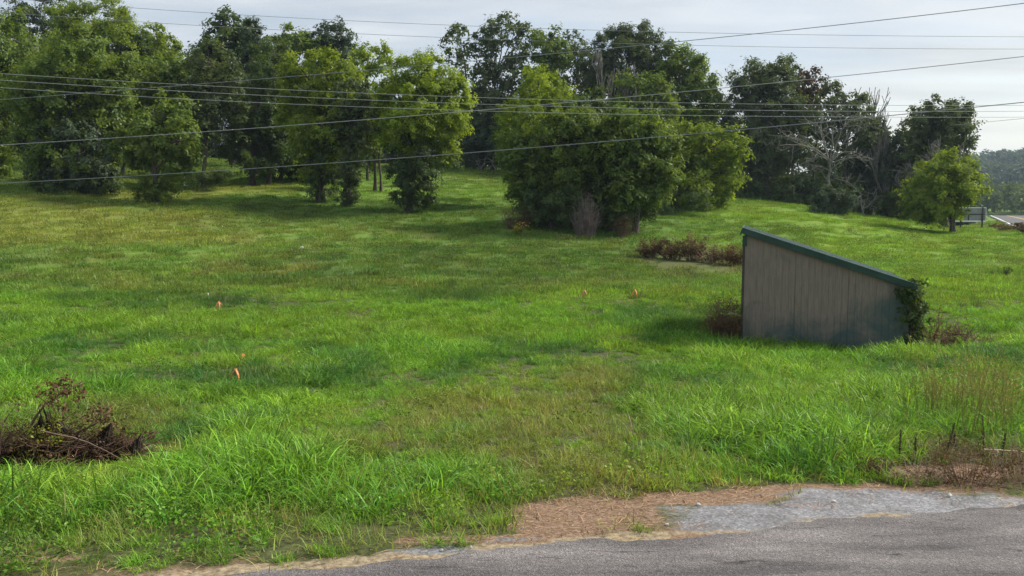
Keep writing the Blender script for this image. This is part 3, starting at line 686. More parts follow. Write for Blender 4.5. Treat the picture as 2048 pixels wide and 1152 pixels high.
def grow(r, p, d, ln, rad, depth, out, up=.12, spread=.55, kids=(2, 4), shrink=.68, wob=.14):
    n = 6; pts = [np.array(p)]; dd = np.array(d, float)
    for i in range(n - 1):
        dd = dd + r.normal(0, wob, 3); dd[2] += up * .25; dd /= np.linalg.norm(dd); pts.append(pts[-1] + dd * ln / (n - 1))
    out.append((np.array(pts), np.linspace(rad, rad * .45, n)))
    if depth <= 0: return
    for k in range(r.integers(kids[0], kids[1] + 1)):
        i = r.integers(2, n); a = ball(r, 1)[0]; nd = dd * (1 - spread) + a * spread; nd[2] += up; nd /= np.linalg.norm(nd)
        grow(r, pts[i], nd, ln * shrink * (.7 + .5 * r.random()), rad * .55, depth - 1, out, up, spread, kids, shrink, wob)
def deadtree(name, label, base, d, hpx, trunk=.12, seed=1, depth=4, lean=0.0, group='dead bare trees in front of the wood', mat=None, spread=.6, kids=(3, 4), ln=.5, forks=1, up=.15, shrink=.68):
    r = np.random.default_rng(seed); B = on(base, d); H = hpx / FPX * d; out = []
    root = empty(name, B, label, 'dead tree', group)
    for k in range(forks):
        grow(r, (r.normal(0, .1) * k, r.normal(0, .1) * k, -.15), (lean + r.normal(0, .15) * (k > 0), 0, 1), H * ln, trunk, depth, out, up, spread, kids, shrink, .10)
    z = max(p[:, 2].max() for p, _ in out); s_ = H / z
    out = [(p * s_, np.maximum(q, .018 + max(0, d - 70) * .0007)) for p, q in out]
    main = out[:1]; V, F = tubes(main, 7); mesh('trunk', V, F, mat or DEADWOOD, root, smooth_=True)
    V, F = tubes(out[1:], 4); mesh('branches', V, F, mat or DEADWOOD, root)
    return root
def bush(name, label, base, d, wpx, hpx, mat, leafm=None, n=40, seed=1, group=None, cat='bush', fan=.9, leafn=0, lsize=.06, rad=.006, arch=.3, depthm=None, row=None):
    """twiggy plant: stems fanning from the foot, side twigs, and some leaves"""
    r = np.random.default_rng(seed)
    B = on(base, d); Wd = wpx / FPX * d / 2; H = hpx / FPX * d; Dp = depthm or Wd * .7
    root = empty(name, B, label, cat, group); out = []; tips = []
    for i in range(n):
        a = r.random() * 6.28; q = math.sqrt(r.random()); f = np.array([math.cos(a) * q * Wd * .45, math.sin(a) * q * Dp * .45, 0]); f[2] = T(B[0] + f[0], B[1] + f[1]) - B[2] - .05
        h = H * (.45 + .55 * r.random()) * (1 - .35 * q * q)
        tip = np.array([math.cos(a) * q * Wd * fan * (1 + .3 * r.random()), math.sin(a) * q * Dp * fan, h])
        t = np.linspace(0, 1, 6)[:, None]; pts = f + (tip - f) * np.c_[t ** (1 + arch), t ** (1 + arch), t] + r.normal(0, .02 * H, (6, 3)) * t
        out.append((pts, np.linspace(rad, rad * .4, 6)))
        for k in range(4):
            j = r.integers(2, 6); dv = ball(r, 1)[0]; dv[2] = abs(dv[2]) * .7; e = pts[j] + dv * H * .22 * r.random()
            out.append((np.array([pts[j], (pts[j] + e) / 2 + r.normal(0, .01, 3), e]), np.array([rad * .5, rad * .4, rad * .25]))); tips.append(e); tips.append(pts[j])
    V, F = tubes(out, 4); mesh('stems', V, F, mat, root)
    if leafm:
        C = np.array(tips)[r.integers(0, len(tips), max(10, leafn // 14))]
        V, F, rn = leafcloud(r, C, np.full(len(C), .12 * H + .03), 14, lsize); mesh('leaves', V, F, LEAF[leafm], root, attrs={'rnd': ('FLOAT', rn)})
    return root

WG = 'trees of the left grove'
tree('broadleaf_tree', 'bright green tree cut by the left edge of the photo', -20, 66, [(-20, 95, 70), (-45, 190, 75), (0, 230, 60), (-30, 300, 55), (15, 150, 45)], 'mid', .22, group=WG)
tree('broadleaf_tree', 'tall sunny green tree behind the big left tree, reaching the top edge', 185, 84, [(190, 45, 62), (140, 95, 60), (225, 100, 50), (180, 150, 70), (110, 140, 40)], 'bright', .25, group=WG)
tree('broadleaf_tree', 'dark tree at the top left corner behind the sunny ones', 95, 100, [(92, 25, 40), (70, 80, 45), (110, 120, 50), (60, 160, 50)], 'blue', .25, group=WG)
tree('broadleaf_tree', 'thin open twigged tree top between the two leftmost crowns', 42, 95, [(42, 30, 28), (30, 75, 30), (50, 130, 40)], 'grey', .14, dens=.35, group=WG, holes=.45)
tree('broadleaf_tree', 'huge dark tree with several trunks and leafy skirt at the far left', 135, 60, [(165, 140, 70, 60), (95, 175, 62), (215, 190, 50), (150, 215, 85, 60), (80, 265, 45), (200, 270, 55), (130, 300, 60, 55), (235, 240, 38), (60, 215, 40)], 'mid', .26, group=WG, trunks=[(-20, .9), (10, 1), (35, .8)])
tree('broadleaf_tree', 'blackish low leafy tree under the huge left crown', 120, 58, [(110, 280, 55, 50), (170, 300, 50, 50), (80, 320, 36, 34), (140, 345, 52, 30), (195, 350, 30, 26)], 'blue', .18, group=WG, trunks=[(-18, .9), (22, 1)])
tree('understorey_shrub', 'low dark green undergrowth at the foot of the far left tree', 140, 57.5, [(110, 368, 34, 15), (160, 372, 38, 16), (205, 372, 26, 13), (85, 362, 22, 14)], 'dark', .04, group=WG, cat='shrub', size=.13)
tree('broadleaf_tree', 'dark round crown on the skyline right of the sunny top left tree', 275, 86, [(262, 88, 36), (300, 100, 32), (275, 130, 40), (245, 150, 40)], 'dark', .2, group=WG)
tree('broadleaf_tree', 'yellow green sprigs on the skyline left of the gap in the trees', 318, 80, [(312, 70, 20), (338, 92, 22), (325, 125, 28), (350, 150, 25)], 'bright', .14, group=WG, dens=.8)
tree('broadleaf_tree', 'pale green tree in the middle of the left grove with high crown', 335, 68, [(330, 150, 45), (295, 175, 36), (360, 190, 38), (320, 225, 50), (375, 245, 30), (270, 250, 36)], 'mid', .2, group=WG)
tree('broadleaf_tree', 'short leafy tree standing foremost in the left grove', 313, 56, [(330, 235, 42, 34), (300, 265, 38), (355, 280, 36), (318, 310, 50, 40), (365, 315, 26), (285, 325, 22), (245, 290, 22)], 'mid', .2, group=WG, dens=.95)
tree('understorey_shrub', 'leafy shrub round the foot of the foremost left grove tree', 312, 55.6, [(300, 378, 24, 18), (330, 382, 20, 15), (288, 388, 14, 10)], 'mid', .03, group=WG, cat='shrub', size=.12)
tree('broadleaf_tree', 'grey green spreading tree with visible trunk right of the foremost one', 413, 66, [(425, 125, 34, 30), (395, 160, 34), (455, 165, 30), (425, 205, 44), (470, 215, 24), (400, 250, 30), (450, 262, 30, 20)], 'grey', .16, group=WG, dens=.7)
tree('broadleaf_tree', 'tall dark tree with the highest point left of the sky gap', 470, 88, [(462, 55, 34), (445, 100, 42), (490, 90, 30), (465, 150, 60), (415, 120, 26)], 'dark', .24, group=WG)
tree('broadleaf_tree', 'slim dark pointed tree beside the highest grove tree', 515, 78, [(508, 75, 22, 28), (520, 125, 38), (500, 180, 48), (540, 190, 36), (515, 240, 50)], 'blue', .2, group=WG)
tree('broadleaf_tree', 'massive dark tree filling the middle of the grove', 515, 70, [(545, 110, 34), (560, 160, 44), (510, 220, 52), (560, 235, 46), (520, 290, 46), (475, 285, 34), (575, 290, 36)], 'dark', .24, group=WG, trunks=[(-8, 1), (25, .7)])
tree('broadleaf_tree', 'olive crown on the skyline before the dark double top', 590, 92, [(585, 78, 26), (560, 95, 22), (600, 110, 34)], 'mid', .2, group=WG)
tree('broadleaf_tree', 'dark double topped crown on the skyline in the grove', 660, 94, [(640, 88, 22), (672, 75, 28), (655, 115, 40), (690, 105, 18)], 'blue', .2, group=WG)
tree('broadleaf_tree', 'sunlit pale green tree with ivy covered trunk left in the middle group', 642, 60, [(610, 145, 36), (655, 150, 40), (590, 185, 30), (640, 200, 50), (690, 165, 30), (600, 240, 38), (650, 265, 42), (690, 235, 36), (620, 310, 34, 40), (665, 320, 26, 30)], 'bright', .24, group=WG, trunks=[(0, 1), (8, .8)], dens=.9)
tree('ivy_mass', 'dark ivy hanging round the leftmost trunk of the middle group', 642, 59.5, [(640, 300, 30, 36), (645, 345, 22, 36), (640, 378, 24, 14)], 'dark', .1, group=WG, cat='ivy', size=.12)
tree('broadleaf_tree', 'grey leaved tree with shaggy trunk between the two sunny crowns', 697, 58, [(700, 200, 36), (735, 225, 34), (690, 260, 36), (725, 275, 32), (700, 330, 20, 34)], 'grey', .2, group=WG, dens=.8, trunks=[(0, 1), (-6, .7)])
tree('ivy_mass', 'shaggy vine and leaves round the second trunk of the middle group', 697, 57.6, [(692, 355, 16, 34), (700, 385, 20, 14), (690, 400, 16, 9)], 'dark', .1, group=WG, cat='ivy', size=.12, dens=.8)
tree('broadleaf_tree', 'yellowish small crown with a thin twig rising over the grove', 738, 78, [(735, 115, 28, 22), (720, 140, 30), (765, 135, 18), (772, 98, 11, 15)], 'yellow', .12, group=WG, dens=.7)
tree('broadleaf_tree', 'brightest yellow green tree at the right end of the grove', 818, 57, [(820, 155, 42), (865, 160, 44), (785, 190, 36), (895, 200, 38), (845, 205, 50), (905, 250, 28, 34), (870, 270, 44), (820, 255, 44), (890, 300, 22, 24), (780, 250, 34), (912, 185, 22)], 'yellow', .22, group=WG)
tree('cedar_tree', 'dark small cedar skirt round the trunk of the brightest tree', 822, 56.6, [(820, 315, 34, 34), (800, 350, 28, 24), (845, 350, 30, 26), (825, 385, 36, 22), (850, 396, 18, 12), (800, 392, 16, 12)], 'dark', .12, group=WG, size=.11)
tree('broadleaf_tree', 'slim twin trunked tree behind the sunny pair', 755, 68, [(750, 230, 34), (775, 255, 28), (735, 280, 26)], 'dark', .14, group=WG, trunks=[(-4, 1), (8, .8)])
tree('broadleaf_tree', 'shaded dark tree filling the grove between the tall dark and the sunny pale tree', 560, 74, [(585, 190, 34), (600, 240, 40), (560, 270, 36), (610, 290, 36), (700, 240, 40), (720, 290, 36), (660, 300, 36)], 'dark', .16, group=WG)
tree('broadleaf_tree', 'shaded tree filling the gap between the leftmost grove trees', 250, 76, [(240, 210, 44), (275, 270, 40), (230, 290, 34), (390, 180, 34), (400, 230, 34), (385, 290, 30)], 'dark', .16, group=WG)
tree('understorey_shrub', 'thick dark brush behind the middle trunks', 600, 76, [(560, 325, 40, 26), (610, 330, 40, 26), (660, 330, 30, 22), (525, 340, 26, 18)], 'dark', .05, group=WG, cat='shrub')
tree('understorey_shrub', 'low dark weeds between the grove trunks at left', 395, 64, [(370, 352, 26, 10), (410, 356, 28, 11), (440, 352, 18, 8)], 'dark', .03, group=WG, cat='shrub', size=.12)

BG = 'trees of the back wood'
tree('broadleaf_tree', 'tall thin leaved tree at the left end of the back wood', 935, 97, [(915, 80, 24), (905, 110, 22), (930, 150, 22), (920, 60, 14), (940, 200, 30)], 'grey', .16, group=BG, dens=.40, holes=.42)
tree('broadleaf_tree', 'tall open grey tree with sky showing through its top', 985, 95, [(985, 70, 28), (1010, 60, 26), (960, 100, 26), (1035, 95, 26), (995, 130, 36), (960, 160, 30), (1030, 150, 32), (990, 200, 44), (1045, 60, 14)], 'grey', .22, group=BG, dens=.55, holes=.36)
tree('broadleaf_tree', 'dark lower half of trees filling the back wood at left', 965, 97, [(960, 215, 40), (1000, 240, 44), (940, 260, 34), (985, 285, 42, 34), (1040, 250, 40)], 'blue', .2, group=BG)
tree('broadleaf_tree', 'mid green rounded top left of the tall centre of the wood', 1095, 94, [(1095, 88, 30), (1110, 125, 34), (1080, 140, 28), (1100, 185, 40)], 'mid', .2, group=BG)
tree('broadleaf_tree', 'sparse twiggy top in the dip of the back wood', 1150, 97, [(1145, 85, 18), (1165, 110, 22), (1140, 140, 28), (1170, 170, 34), (1135, 70, 8)], 'grey', .15, group=BG, dens=.42, holes=.38)
tree('broadleaf_tree', 'largest rounded tree at the highest point of the back wood', 1250, 93, [(1225, 90, 34), (1265, 80, 34), (1300, 100, 34), (1200, 130, 38), (1250, 135, 48), (1310, 145, 40), (1220, 180, 44), (1280, 190, 44)], 'grey', .3, group=BG, dens=1.0)
tree('broadleaf_tree', 'dark green tree sloping down right of the highest one', 1350, 92, [(1340, 120, 34), (1370, 145, 38), (1405, 165, 30), (1345, 180, 44), (1395, 210, 40), (1425, 205, 20), (1360, 235, 46)], 'mid', .26, group=BG)
tree('broadleaf_tree', 'green tree in front of the wood above the centre thicket', 1290, 84, [(1260, 180, 30), (1300, 185, 34), (1270, 215, 34), (1320, 225, 36)], 'mid', .2, group=BG)
tree('broadleaf_tree', 'dark gap filling tree between wood centre and right block', 1435, 98, [(1440, 235, 36), (1460, 265, 40), (1425, 290, 40), (1470, 320, 36)], 'blue', .2, group=BG)
tree('broadleaf_tree', 'square shouldered green tree at the left of the right hand block', 1530, 92, [(1500, 160, 32), (1540, 150, 34), (1560, 175, 34), (1490, 200, 34), (1535, 220, 50), (1580, 225, 34), (1515, 280, 48), (1565, 290, 40), (1500, 335, 34), (1545, 350, 40)], 'grey', .3, group=BG)
tree('broadleaf_tree', 'upright sprig topped tree just right of the square shouldered one', 1578, 97, [(1580, 135, 14, 20), (1590, 175, 22), (1595, 220, 30), (1600, 270, 36)], 'dark', .16, group=BG, dens=.8)
tree('broadleaf_tree', 'reddish brown thin leaved tree top against the sky', 1625, 95, [(1620, 150, 20, 16), (1608, 175, 18), (1635, 175, 20), (1620, 205, 26)], 'russet', .14, group=BG, dens=.6, holes=.3)
tree('broadleaf_tree', 'open dark tree with layered boughs behind the bare white tree', 1690, 90, [(1665, 195, 26), (1700, 205, 26, 18), (1720, 235, 28), (1650, 240, 36), (1690, 270, 40), (1735, 275, 26, 18), (1640, 300, 36), (1755, 250, 14)], 'grey', .22, group=BG, dens=.72, holes=.3)
tree('broadleaf_tree', 'dark dense tree below the snags right of the bare white tree', 1770, 92, [(1745, 310, 36), (1780, 300, 34), (1760, 350, 38), (1800, 340, 32), (1730, 370, 32), (1780, 390, 30), (1715, 330, 28)], 'blue', .2, group=BG)
tree('broadleaf_tree', 'big vine hung tree at the right end of the back wood', 1890, 84, [(1880, 225, 28), (1915, 225, 26), (1860, 250, 30), (1900, 255, 36), (1925, 280, 20, 34), (1875, 290, 38), (1835, 265, 24), (1850, 310, 36), (1920, 240, 16)], 'grey', .26, group=BG, dens=.95)
tree('broadleaf_tree', 'thin topped tree between the snags and the vine hung tree', 1835, 90, [(1835, 230, 14), (1820, 260, 20), (1840, 300, 30), (1815, 330, 34), (1830, 380, 36)], 'grey', .16, group=BG, dens=.7)
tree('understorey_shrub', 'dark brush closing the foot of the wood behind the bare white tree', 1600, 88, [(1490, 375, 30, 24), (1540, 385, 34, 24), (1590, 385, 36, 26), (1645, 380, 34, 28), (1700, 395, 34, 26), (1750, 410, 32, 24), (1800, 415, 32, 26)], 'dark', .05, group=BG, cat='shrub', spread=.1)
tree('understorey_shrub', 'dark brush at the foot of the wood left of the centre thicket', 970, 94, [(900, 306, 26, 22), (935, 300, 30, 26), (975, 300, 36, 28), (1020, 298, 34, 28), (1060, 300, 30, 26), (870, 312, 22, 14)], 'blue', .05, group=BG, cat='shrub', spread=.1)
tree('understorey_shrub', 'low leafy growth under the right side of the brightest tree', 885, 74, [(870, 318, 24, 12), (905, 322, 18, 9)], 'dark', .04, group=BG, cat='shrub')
CLOSED = True
# the closed wood behind, seen only as dark depth between the crowns
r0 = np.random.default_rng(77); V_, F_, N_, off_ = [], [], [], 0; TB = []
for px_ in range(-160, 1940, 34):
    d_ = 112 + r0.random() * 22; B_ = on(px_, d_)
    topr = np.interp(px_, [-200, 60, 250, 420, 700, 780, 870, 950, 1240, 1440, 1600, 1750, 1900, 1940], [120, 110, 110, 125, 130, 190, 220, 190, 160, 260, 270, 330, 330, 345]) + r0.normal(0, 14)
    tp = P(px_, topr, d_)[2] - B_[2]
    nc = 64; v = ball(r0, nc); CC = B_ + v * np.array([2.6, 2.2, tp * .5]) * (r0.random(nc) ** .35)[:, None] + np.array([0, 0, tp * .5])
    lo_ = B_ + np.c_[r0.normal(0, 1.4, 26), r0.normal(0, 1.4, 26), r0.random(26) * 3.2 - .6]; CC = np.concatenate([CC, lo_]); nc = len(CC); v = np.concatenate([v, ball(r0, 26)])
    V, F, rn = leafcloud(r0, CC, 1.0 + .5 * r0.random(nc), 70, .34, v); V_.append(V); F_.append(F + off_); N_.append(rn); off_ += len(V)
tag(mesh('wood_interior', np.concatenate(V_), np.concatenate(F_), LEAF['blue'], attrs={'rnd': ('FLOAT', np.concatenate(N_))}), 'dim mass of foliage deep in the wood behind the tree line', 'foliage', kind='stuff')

CG = 'trees and shrubs of the centre thicket'
tree('broadleaf_tree', 'yellow green tree rising at the back left of the centre thicket', 1080, 62, [(1070, 165, 26, 32), (1095, 190, 34), (1055, 205, 28), (1115, 215, 26), (1050, 245, 34), (1090, 250, 44)], 'yellow', .18, group=CG)
tree('broadleaf_tree', 'small fresh green tree at the left shoulder of the centre thicket', 1052, 66, [(1030, 295, 26), (1015, 310, 18), (1012, 240, 18, 22), (1030, 265, 24), (1000, 268, 14)], 'mid', .12, group=CG)
tree('broadleaf_tree', 'sunlit olive tree forming the left side of the centre thicket', 1100, 52, [(1070, 265, 42), (1115, 275, 42), (1042, 295, 34), (1032, 330, 26), (1045, 375, 28), (1150, 265, 40), (1160, 310, 44), (1090, 325, 50), (1048, 345, 36), (1120, 345, 44), (1100, 385, 52, 40), (1068, 395, 34, 34), (1060, 310, 34)], 'mid', .2, group=CG, trunks=[(-10, 1), (12, .8)])
tree('broadleaf_tree', 'dense middle tree with the thicket\'s tallest rounded crown', 1190, 54, [(1165, 220, 34, 28), (1205, 215, 34, 26), (1150, 250, 36), (1200, 255, 40), (1180, 300, 48), (1225, 300, 40), (1150, 335, 44), (1195, 350, 48), (1150, 395, 44, 38), (1200, 400, 44, 38), (1165, 425, 40, 24)], 'dark', .22, group=CG)
tree('broadleaf_tree', 'sunny crested tree right of the thicket\'s middle', 1270, 52, [(1215, 290, 40), (1225, 345, 42), (1240, 255, 34), (1275, 250, 36, 28), (1325, 300, 32), (1325, 345, 32), (1300, 275, 28), (1255, 290, 40), (1290, 315, 42), (1240, 335, 40), (1270, 365, 40), (1310, 350, 34), (1250, 395, 40, 30), (1295, 385, 34, 26)], 'mid', .2, group=CG)
tree('broadleaf_tree', 'wide spreading bright tree with low boughs at the thicket\'s right end', 1350, 66, [(1370, 270, 34, 24), (1340, 300, 38), (1400, 295, 38), (1445, 285, 34, 28), (1470, 300, 26), (1370, 335, 46), (1425, 340, 42), (1460, 350, 26), (1330, 360, 36, 30), (1385, 380, 40, 26), (1425, 385, 34, 26), (1320, 320, 34)], 'bright', .22, group=CG, trunks=[(-4, 1), (5, .7)])
tree('understorey_shrub', 'wide dark leafy shrubbery filling the foot of the thicket\'s middle', 1190, 53, [(1070, 425, 34, 30), (1120, 430, 40, 28), (1180, 425, 40, 34), (1230, 410, 40, 40), (1260, 390, 36, 40), (1290, 400, 28, 26)], 'dark', .06, group=CG, cat='shrub', size=.13, spread=.1)
tree('cedar_tree', 'black green low cedar at the foot of the centre thicket', 1100, 50.5, [(1090, 400, 38, 34), (1125, 410, 38, 32), (1075, 425, 26, 20), (1140, 432, 28, 16)], 'dark', .12, group=CG, size=.11)
tree('understorey_shrub', 'dark shrub right of the pale dead twigs in the thicket', 1225, 51.5, [(1215, 390, 34, 34), (1240, 415, 30, 24), (1205, 430, 30, 18)], 'dark', .08, group=CG, cat='shrub', size=.12)
tree('understorey_shrub', 'low dark shrub in the shade under the wide right tree', 1310, 62, [(1295, 405, 24, 16), (1325, 408, 28, 14), (1400, 400, 24, 10)], 'dark', .05, group=CG, cat='shrub', size=.12)
bush('dead_shrub', 'pinkish grey leafless shrub in the middle of the centre thicket', 1170, 48.9, 72, 98, basic('pink_twigs', (.12, .09, .08), (.24, .185, .17), 3), n=110, seed=5, group=CG, cat='dead shrub', rad=.014, fan=.8)
bush('dead_shrub', 'faint brown twig haze at the left foot of the thicket', 1032, 50, 90, 62, TWIG, n=90, seed=6, group=CG, cat='dead shrub', rad=.010, leafm='russet', leafn=700, lsize=.06)
bush('dead_shrub', 'small brown leaved shrub at the right foot of the thicket', 1246, 49.5, 44, 60, TWIG, 'russet', n=50, seed=7, group=CG, cat='dead shrub', leafn=900, rad=.009)
fb = bush('flowering_bush', 'small yellow flowered plant before the left foot of the thicket', 1037, 48.4, 30, 26, TWIG, 'vine', n=26, seed=8, cat='wildflower', leafn=500, lsize=.08)
rr_ = np.random.default_rng(4); C_ = rr_.normal(0, 1, (24, 3)) * np.array([.28, .2, .13]) + np.array([0, -.1, .55])
V, F, rn = leafcloud(rr_, C_, np.full(24, .04), 7, .05); tag(mesh('flowers', V, F, basic('petals', (.55, .30, .01), (.70, .45, .02), 4), fb), kind='stuff')
bush('grey_seedling', 'pale grey green wildflower tufts right of the centre thicket', 1412, 50, 24, 20, PALETWIG, 'grey', n=14, seed=9, cat='weed', leafn=160)

tree('broadleaf_shrub', 'dark round bush standing alone before the bare white tree', 1660, 74, [(1660, 400, 28, 20), (1680, 405, 24, 18), (1645, 410, 22, 18), (1665, 422, 26, 14), (1690, 395, 16, 14), (1640, 390, 14, 14)], 'blue', .08, group=None, cat='shrub', size=.15)
tree('broadleaf_tree', 'lone rounded green tree standing in front of the signboard', 1905, 66, [(1895, 330, 32, 24), (1870, 350, 30), (1925, 350, 30), (1890, 375, 48, 36), (1850, 385, 30, 30), (1940, 372, 28, 26), (1865, 415, 36, 26), (1908, 410, 26, 20), (1835, 415, 24, 24), (1880, 430, 30, 18), (1880, 390, 44, 34), ], 'bright', .17, group=None, dens=.95, holes=.22, trunks=[(0, 1), (-5, .7), (6, .6)])
def sweeping(label, base, d, hpx, seed):
    r = np.random.default_rng(seed); B = on(base, d); H = hpx / FPX * d; root = empty('dead_tree', B, label, 'dead tree', 'dead bare trees in front of the wood'); out = []
    tp = np.array([.35, 0, H * .55]); tr, rd = limb(r, (0, 0, -.2), tp, .20, .10, 9, .10)
    V, F = tubes([(tr, rd)], 8); mesh('trunk', V, F, DEADWOOD, root, smooth_=True)
    for k in range(14):
        a = R(-80 + 160 * r.random()); s_ = tr[r.integers(4, 9)]; ln = H * (.30 + .55 * r.random()); dy = r.normal(0, .45)
        t = np.linspace(0, 1, 9); dirx, dirz = math.sin(a), math.cos(a)
        dr_ = .28 * abs(dirx) * H * .5
        pts = np.stack([s_[0] + dirx * ln * t, dy * ln * t, s_[2] + dirz * ln * t * .8 - dr_ * t ** 2.5 + .06 * ln * np.sin(t * 3)], -1) + np.cumsum(r.normal(0, .06, (9, 3)), axis=0)
        out.append((pts, np.linspace(.055, .018, 9)))
        for q in range(7):
            j = r.integers(3, 9); dv = pts[j] - pts[j - 1]; dv = dv / np.linalg.norm(dv) + r.normal(0, .45, 3); grow(r, pts[j], dv / np.linalg.norm(dv), ln * .26, .03, 1, out, .0, .5, (1, 3), .6, .12)
    out = [(p, np.maximum(q, .017)) for p, q in out]
    V, F = tubes(out, 4); mesh('branches', V, F, DEADWOOD, root)
sweeping('bleached bare tree with wide drooping branches before the right wood', 1648, 80, 178, 12)
deadtree('dead_tree', 'thin crooked bare trunk right of the bleached tree', 1726, 80, 98, .11, seed=22, depth=3, lean=-.1, spread=.6)
deadtree('dead_tree', 'tall grey snag with upright forked limbs against the sky', 1772, 89, 222, .34, seed=31, depth=4, spread=.42, up=.5, ln=.6, kids=(3, 4), forks=2)
deadtree('dead_tree', 'thin bare tree top rising over the open dark tree', 1738, 93, 245, .22, seed=42, depth=4, spread=.38, up=.5, ln=.6)
deadtree('dead_tree', 'feathery bare twig top left of the tall grey snag', 1698, 94, 250, .22, seed=52, depth=4, spread=.40, up=.5, ln=.6)
deadtree('dead_tree', 'pale dead limbs against the vine hung tree', 1846, 80, 178, .18, seed=63, depth=4, spread=.55, up=.2, ln=.5, kids=(4, 5), forks=2)
deadtree('dead_tree', 'pale bare limbs inside the highest crown of the back wood', 1262, 85, 240, .2, seed=71, depth=4, spread=.40, up=.35, ln=.6, kids=(3, 5), forks=2)
deadtree('dead_tree', 'slender bare stem left of the highest crown', 1188, 88, 262, .2, seed=81, depth=4, spread=.33, up=.45, ln=.65)
deadtree('dead_tree', 'curly bare branches fallen low at the left end of the back wood', 958, 92, 45, .07, seed=91, depth=3, spread=.8, lean=.7)

# ------------------------------------------------------------------ the far wooded hill
r0 = np.random.default_rng(78); V_, F_, N_, off_ = [], [], [], 0
def woodmass(name, label, a0, a1, d0, d1, n, th, leafm, size, seed):
    r = np.random.default_rng(seed); d = d0 + (d1 - d0) * r.random(n) ** .8; a = a0 + (a1 - a0) * r.random(n)
    x = a * d; hd, _ = hw_near(x, d); k = hd > 12; x, d = x[k], d[k]; n = len(x)
    z = terrain(x, d); h = th * (.65 + .6 * r.random(n)); nc = 9
    v = ball(r, n * nc).reshape(n, nc, 3); v[..., 2] = abs(v[..., 2]) * 1.3 - .35
    CC = np.stack([x, d, z + h * .62], -1)[:, None] + v * (h * .36)[:, None, None]
    CR = np.repeat(h * .17, nc)
    V, F, rn = leafcloud(r, CC.reshape(-1, 3), CR, 26, size, v.reshape(-1, 3))
    rn = np.clip(rn * .6 + .4 * np.repeat(np.repeat(r.random(n), nc), 26 * 4), 0, 1)
    tag(mesh(name, V, F, LEAF[leafm], attrs={'rnd': ('FLOAT', rn)}), label, 'wood', kind='stuff')
woodmass('hill_wood', 'hazy blue green wooded hill far behind the road', .44, .72, 520, 880, 2600, 14, 'blue', 2.2, 1)
woodmass('valley_wood', 'belt of greener trees below the wooded hill', .46, .74, 270, 400, 520, 10, 'dark', .95, 2)

# ------------------------------------------------------------------ shed
def corr(mat_name, c1, c2): return basic(mat_name, c1, c2, 2.5, .7)
m, nt, N, L = newmat('weathered_siding')
o = N('ShaderNodeOutputMaterial'); b = N('ShaderNodeBsdfPrincipled'); L(b.outputs[0], o.inputs[0]); b.inputs['Roughness'].default_value = .85
tcn = N('ShaderNodeTexCoord'); sp_ = N('ShaderNodeSeparateXYZ'); L(tcn.outputs['Object'], sp_.inputs[0])
class _O:                                  # lets noise() read object coordinates
    pass
mpv = N('ShaderNodeMapping'); mpv.inputs['Scale'].default_value = (20, 20, 1.4); L(tcn.outputs['Object'], mpv.inputs[0])
mps = N('ShaderNodeMapping'); mps.inputs['Scale'].default_value = (1.0, 1.0, .9); L(tcn.outputs['Object'], mps.inputs[0])
streak = ramp(noise(1.6, 7, mpv.outputs[0]).outputs[0], (.28, (.165, .128, .104)), (.55, (.235, .185, .152)), (.78, (.29, .235, .198)))
# green-blue algae: heavier towards the ground, in patches above
zr = N('ShaderNodeMapRange'); zr.inputs[1].default_value = 0; zr.inputs[2].default_value = 1.5; zr.inputs[3].default_value = .30; zr.inputs[4].default_value = -.06; L(sp_.outputs[2], zr.inputs[0])
xr = N('ShaderNodeMapRange'); xr.inputs[1].default_value = 2.4; xr.inputs[2].default_value = 3.8; xr.inputs[3].default_value = 0; xr.inputs[4].default_value = .22; L(sp_.outputs[0], xr.inputs[0])
pn = noise(1.35, 9, mps.outputs[0], .6, .62)
s1 = N('ShaderNodeMath'); s1.operation = 'ADD'; L(zr.outputs[0], s1.inputs[0]); L(xr.outputs[0], s1.inputs[1])
s2 = N('ShaderNodeMath'); s2.operation = 'ADD'; L(s1.outputs[0], s2.inputs[0]); L(pn.outputs[0], s2.inputs[1])
sr = N('ShaderNodeMapRange'); sr.inputs[1].default_value = .54; sr.inputs[2].default_value = .84; L(s2.outputs[0], sr.inputs[0])
fin = mixc(sr, streak.outputs[0], (.062, .092, .085))
fleck = ramp(noise(38, 4, tcn.outputs['Object']).outputs[0], (.28, (.45, .45, .45)), (.42, (1, 1, 1)))
fm = N('ShaderNodeMix'); fm.data_type = 'RGBA'; fm.blend_type = 'MULTIPLY'; fm.inputs[0].default_value = .8; L(fin.outputs[2], fm.inputs[6]); L(fleck.outputs[0], fm.inputs[7])
L(fm.outputs[2], b.inputs['Base Color'])
SIDING = m
GROOVE = basic('groove_shadow_board', (.10, .085, .07), (.14, .12, .10), 4, .9)
GREENT = basic('green_trim', (.007, .038, .028), (.016, .062, .045), 3, .6)
GREENR = basic('green_roof_metal', (.11, .165, .15), (.17, .22, .205), 2, .42, stretch=(1, 4, 1))
DARKW = basic('dark_old_wood', (.035, .03, .026), (.08, .07, .06), 6, .9, stretch=(2, 2, .5))
SZ = T(*(SH0 + SHU * 1.9 + SHV * 1.0)) - .03; print('SZ', SZ)
shed = empty('shed', (SH0[0], SH0[1], SZ), 'lean-to shed with grey brown grooved siding and green metal roof', 'shed', rz=math.atan2(SHU[1], SHU[0]))
HL, HR = 2.66 - SZ, 1.42 - SZ
zt = lambda x_: HL + (HR - HL) * x_ / SHL
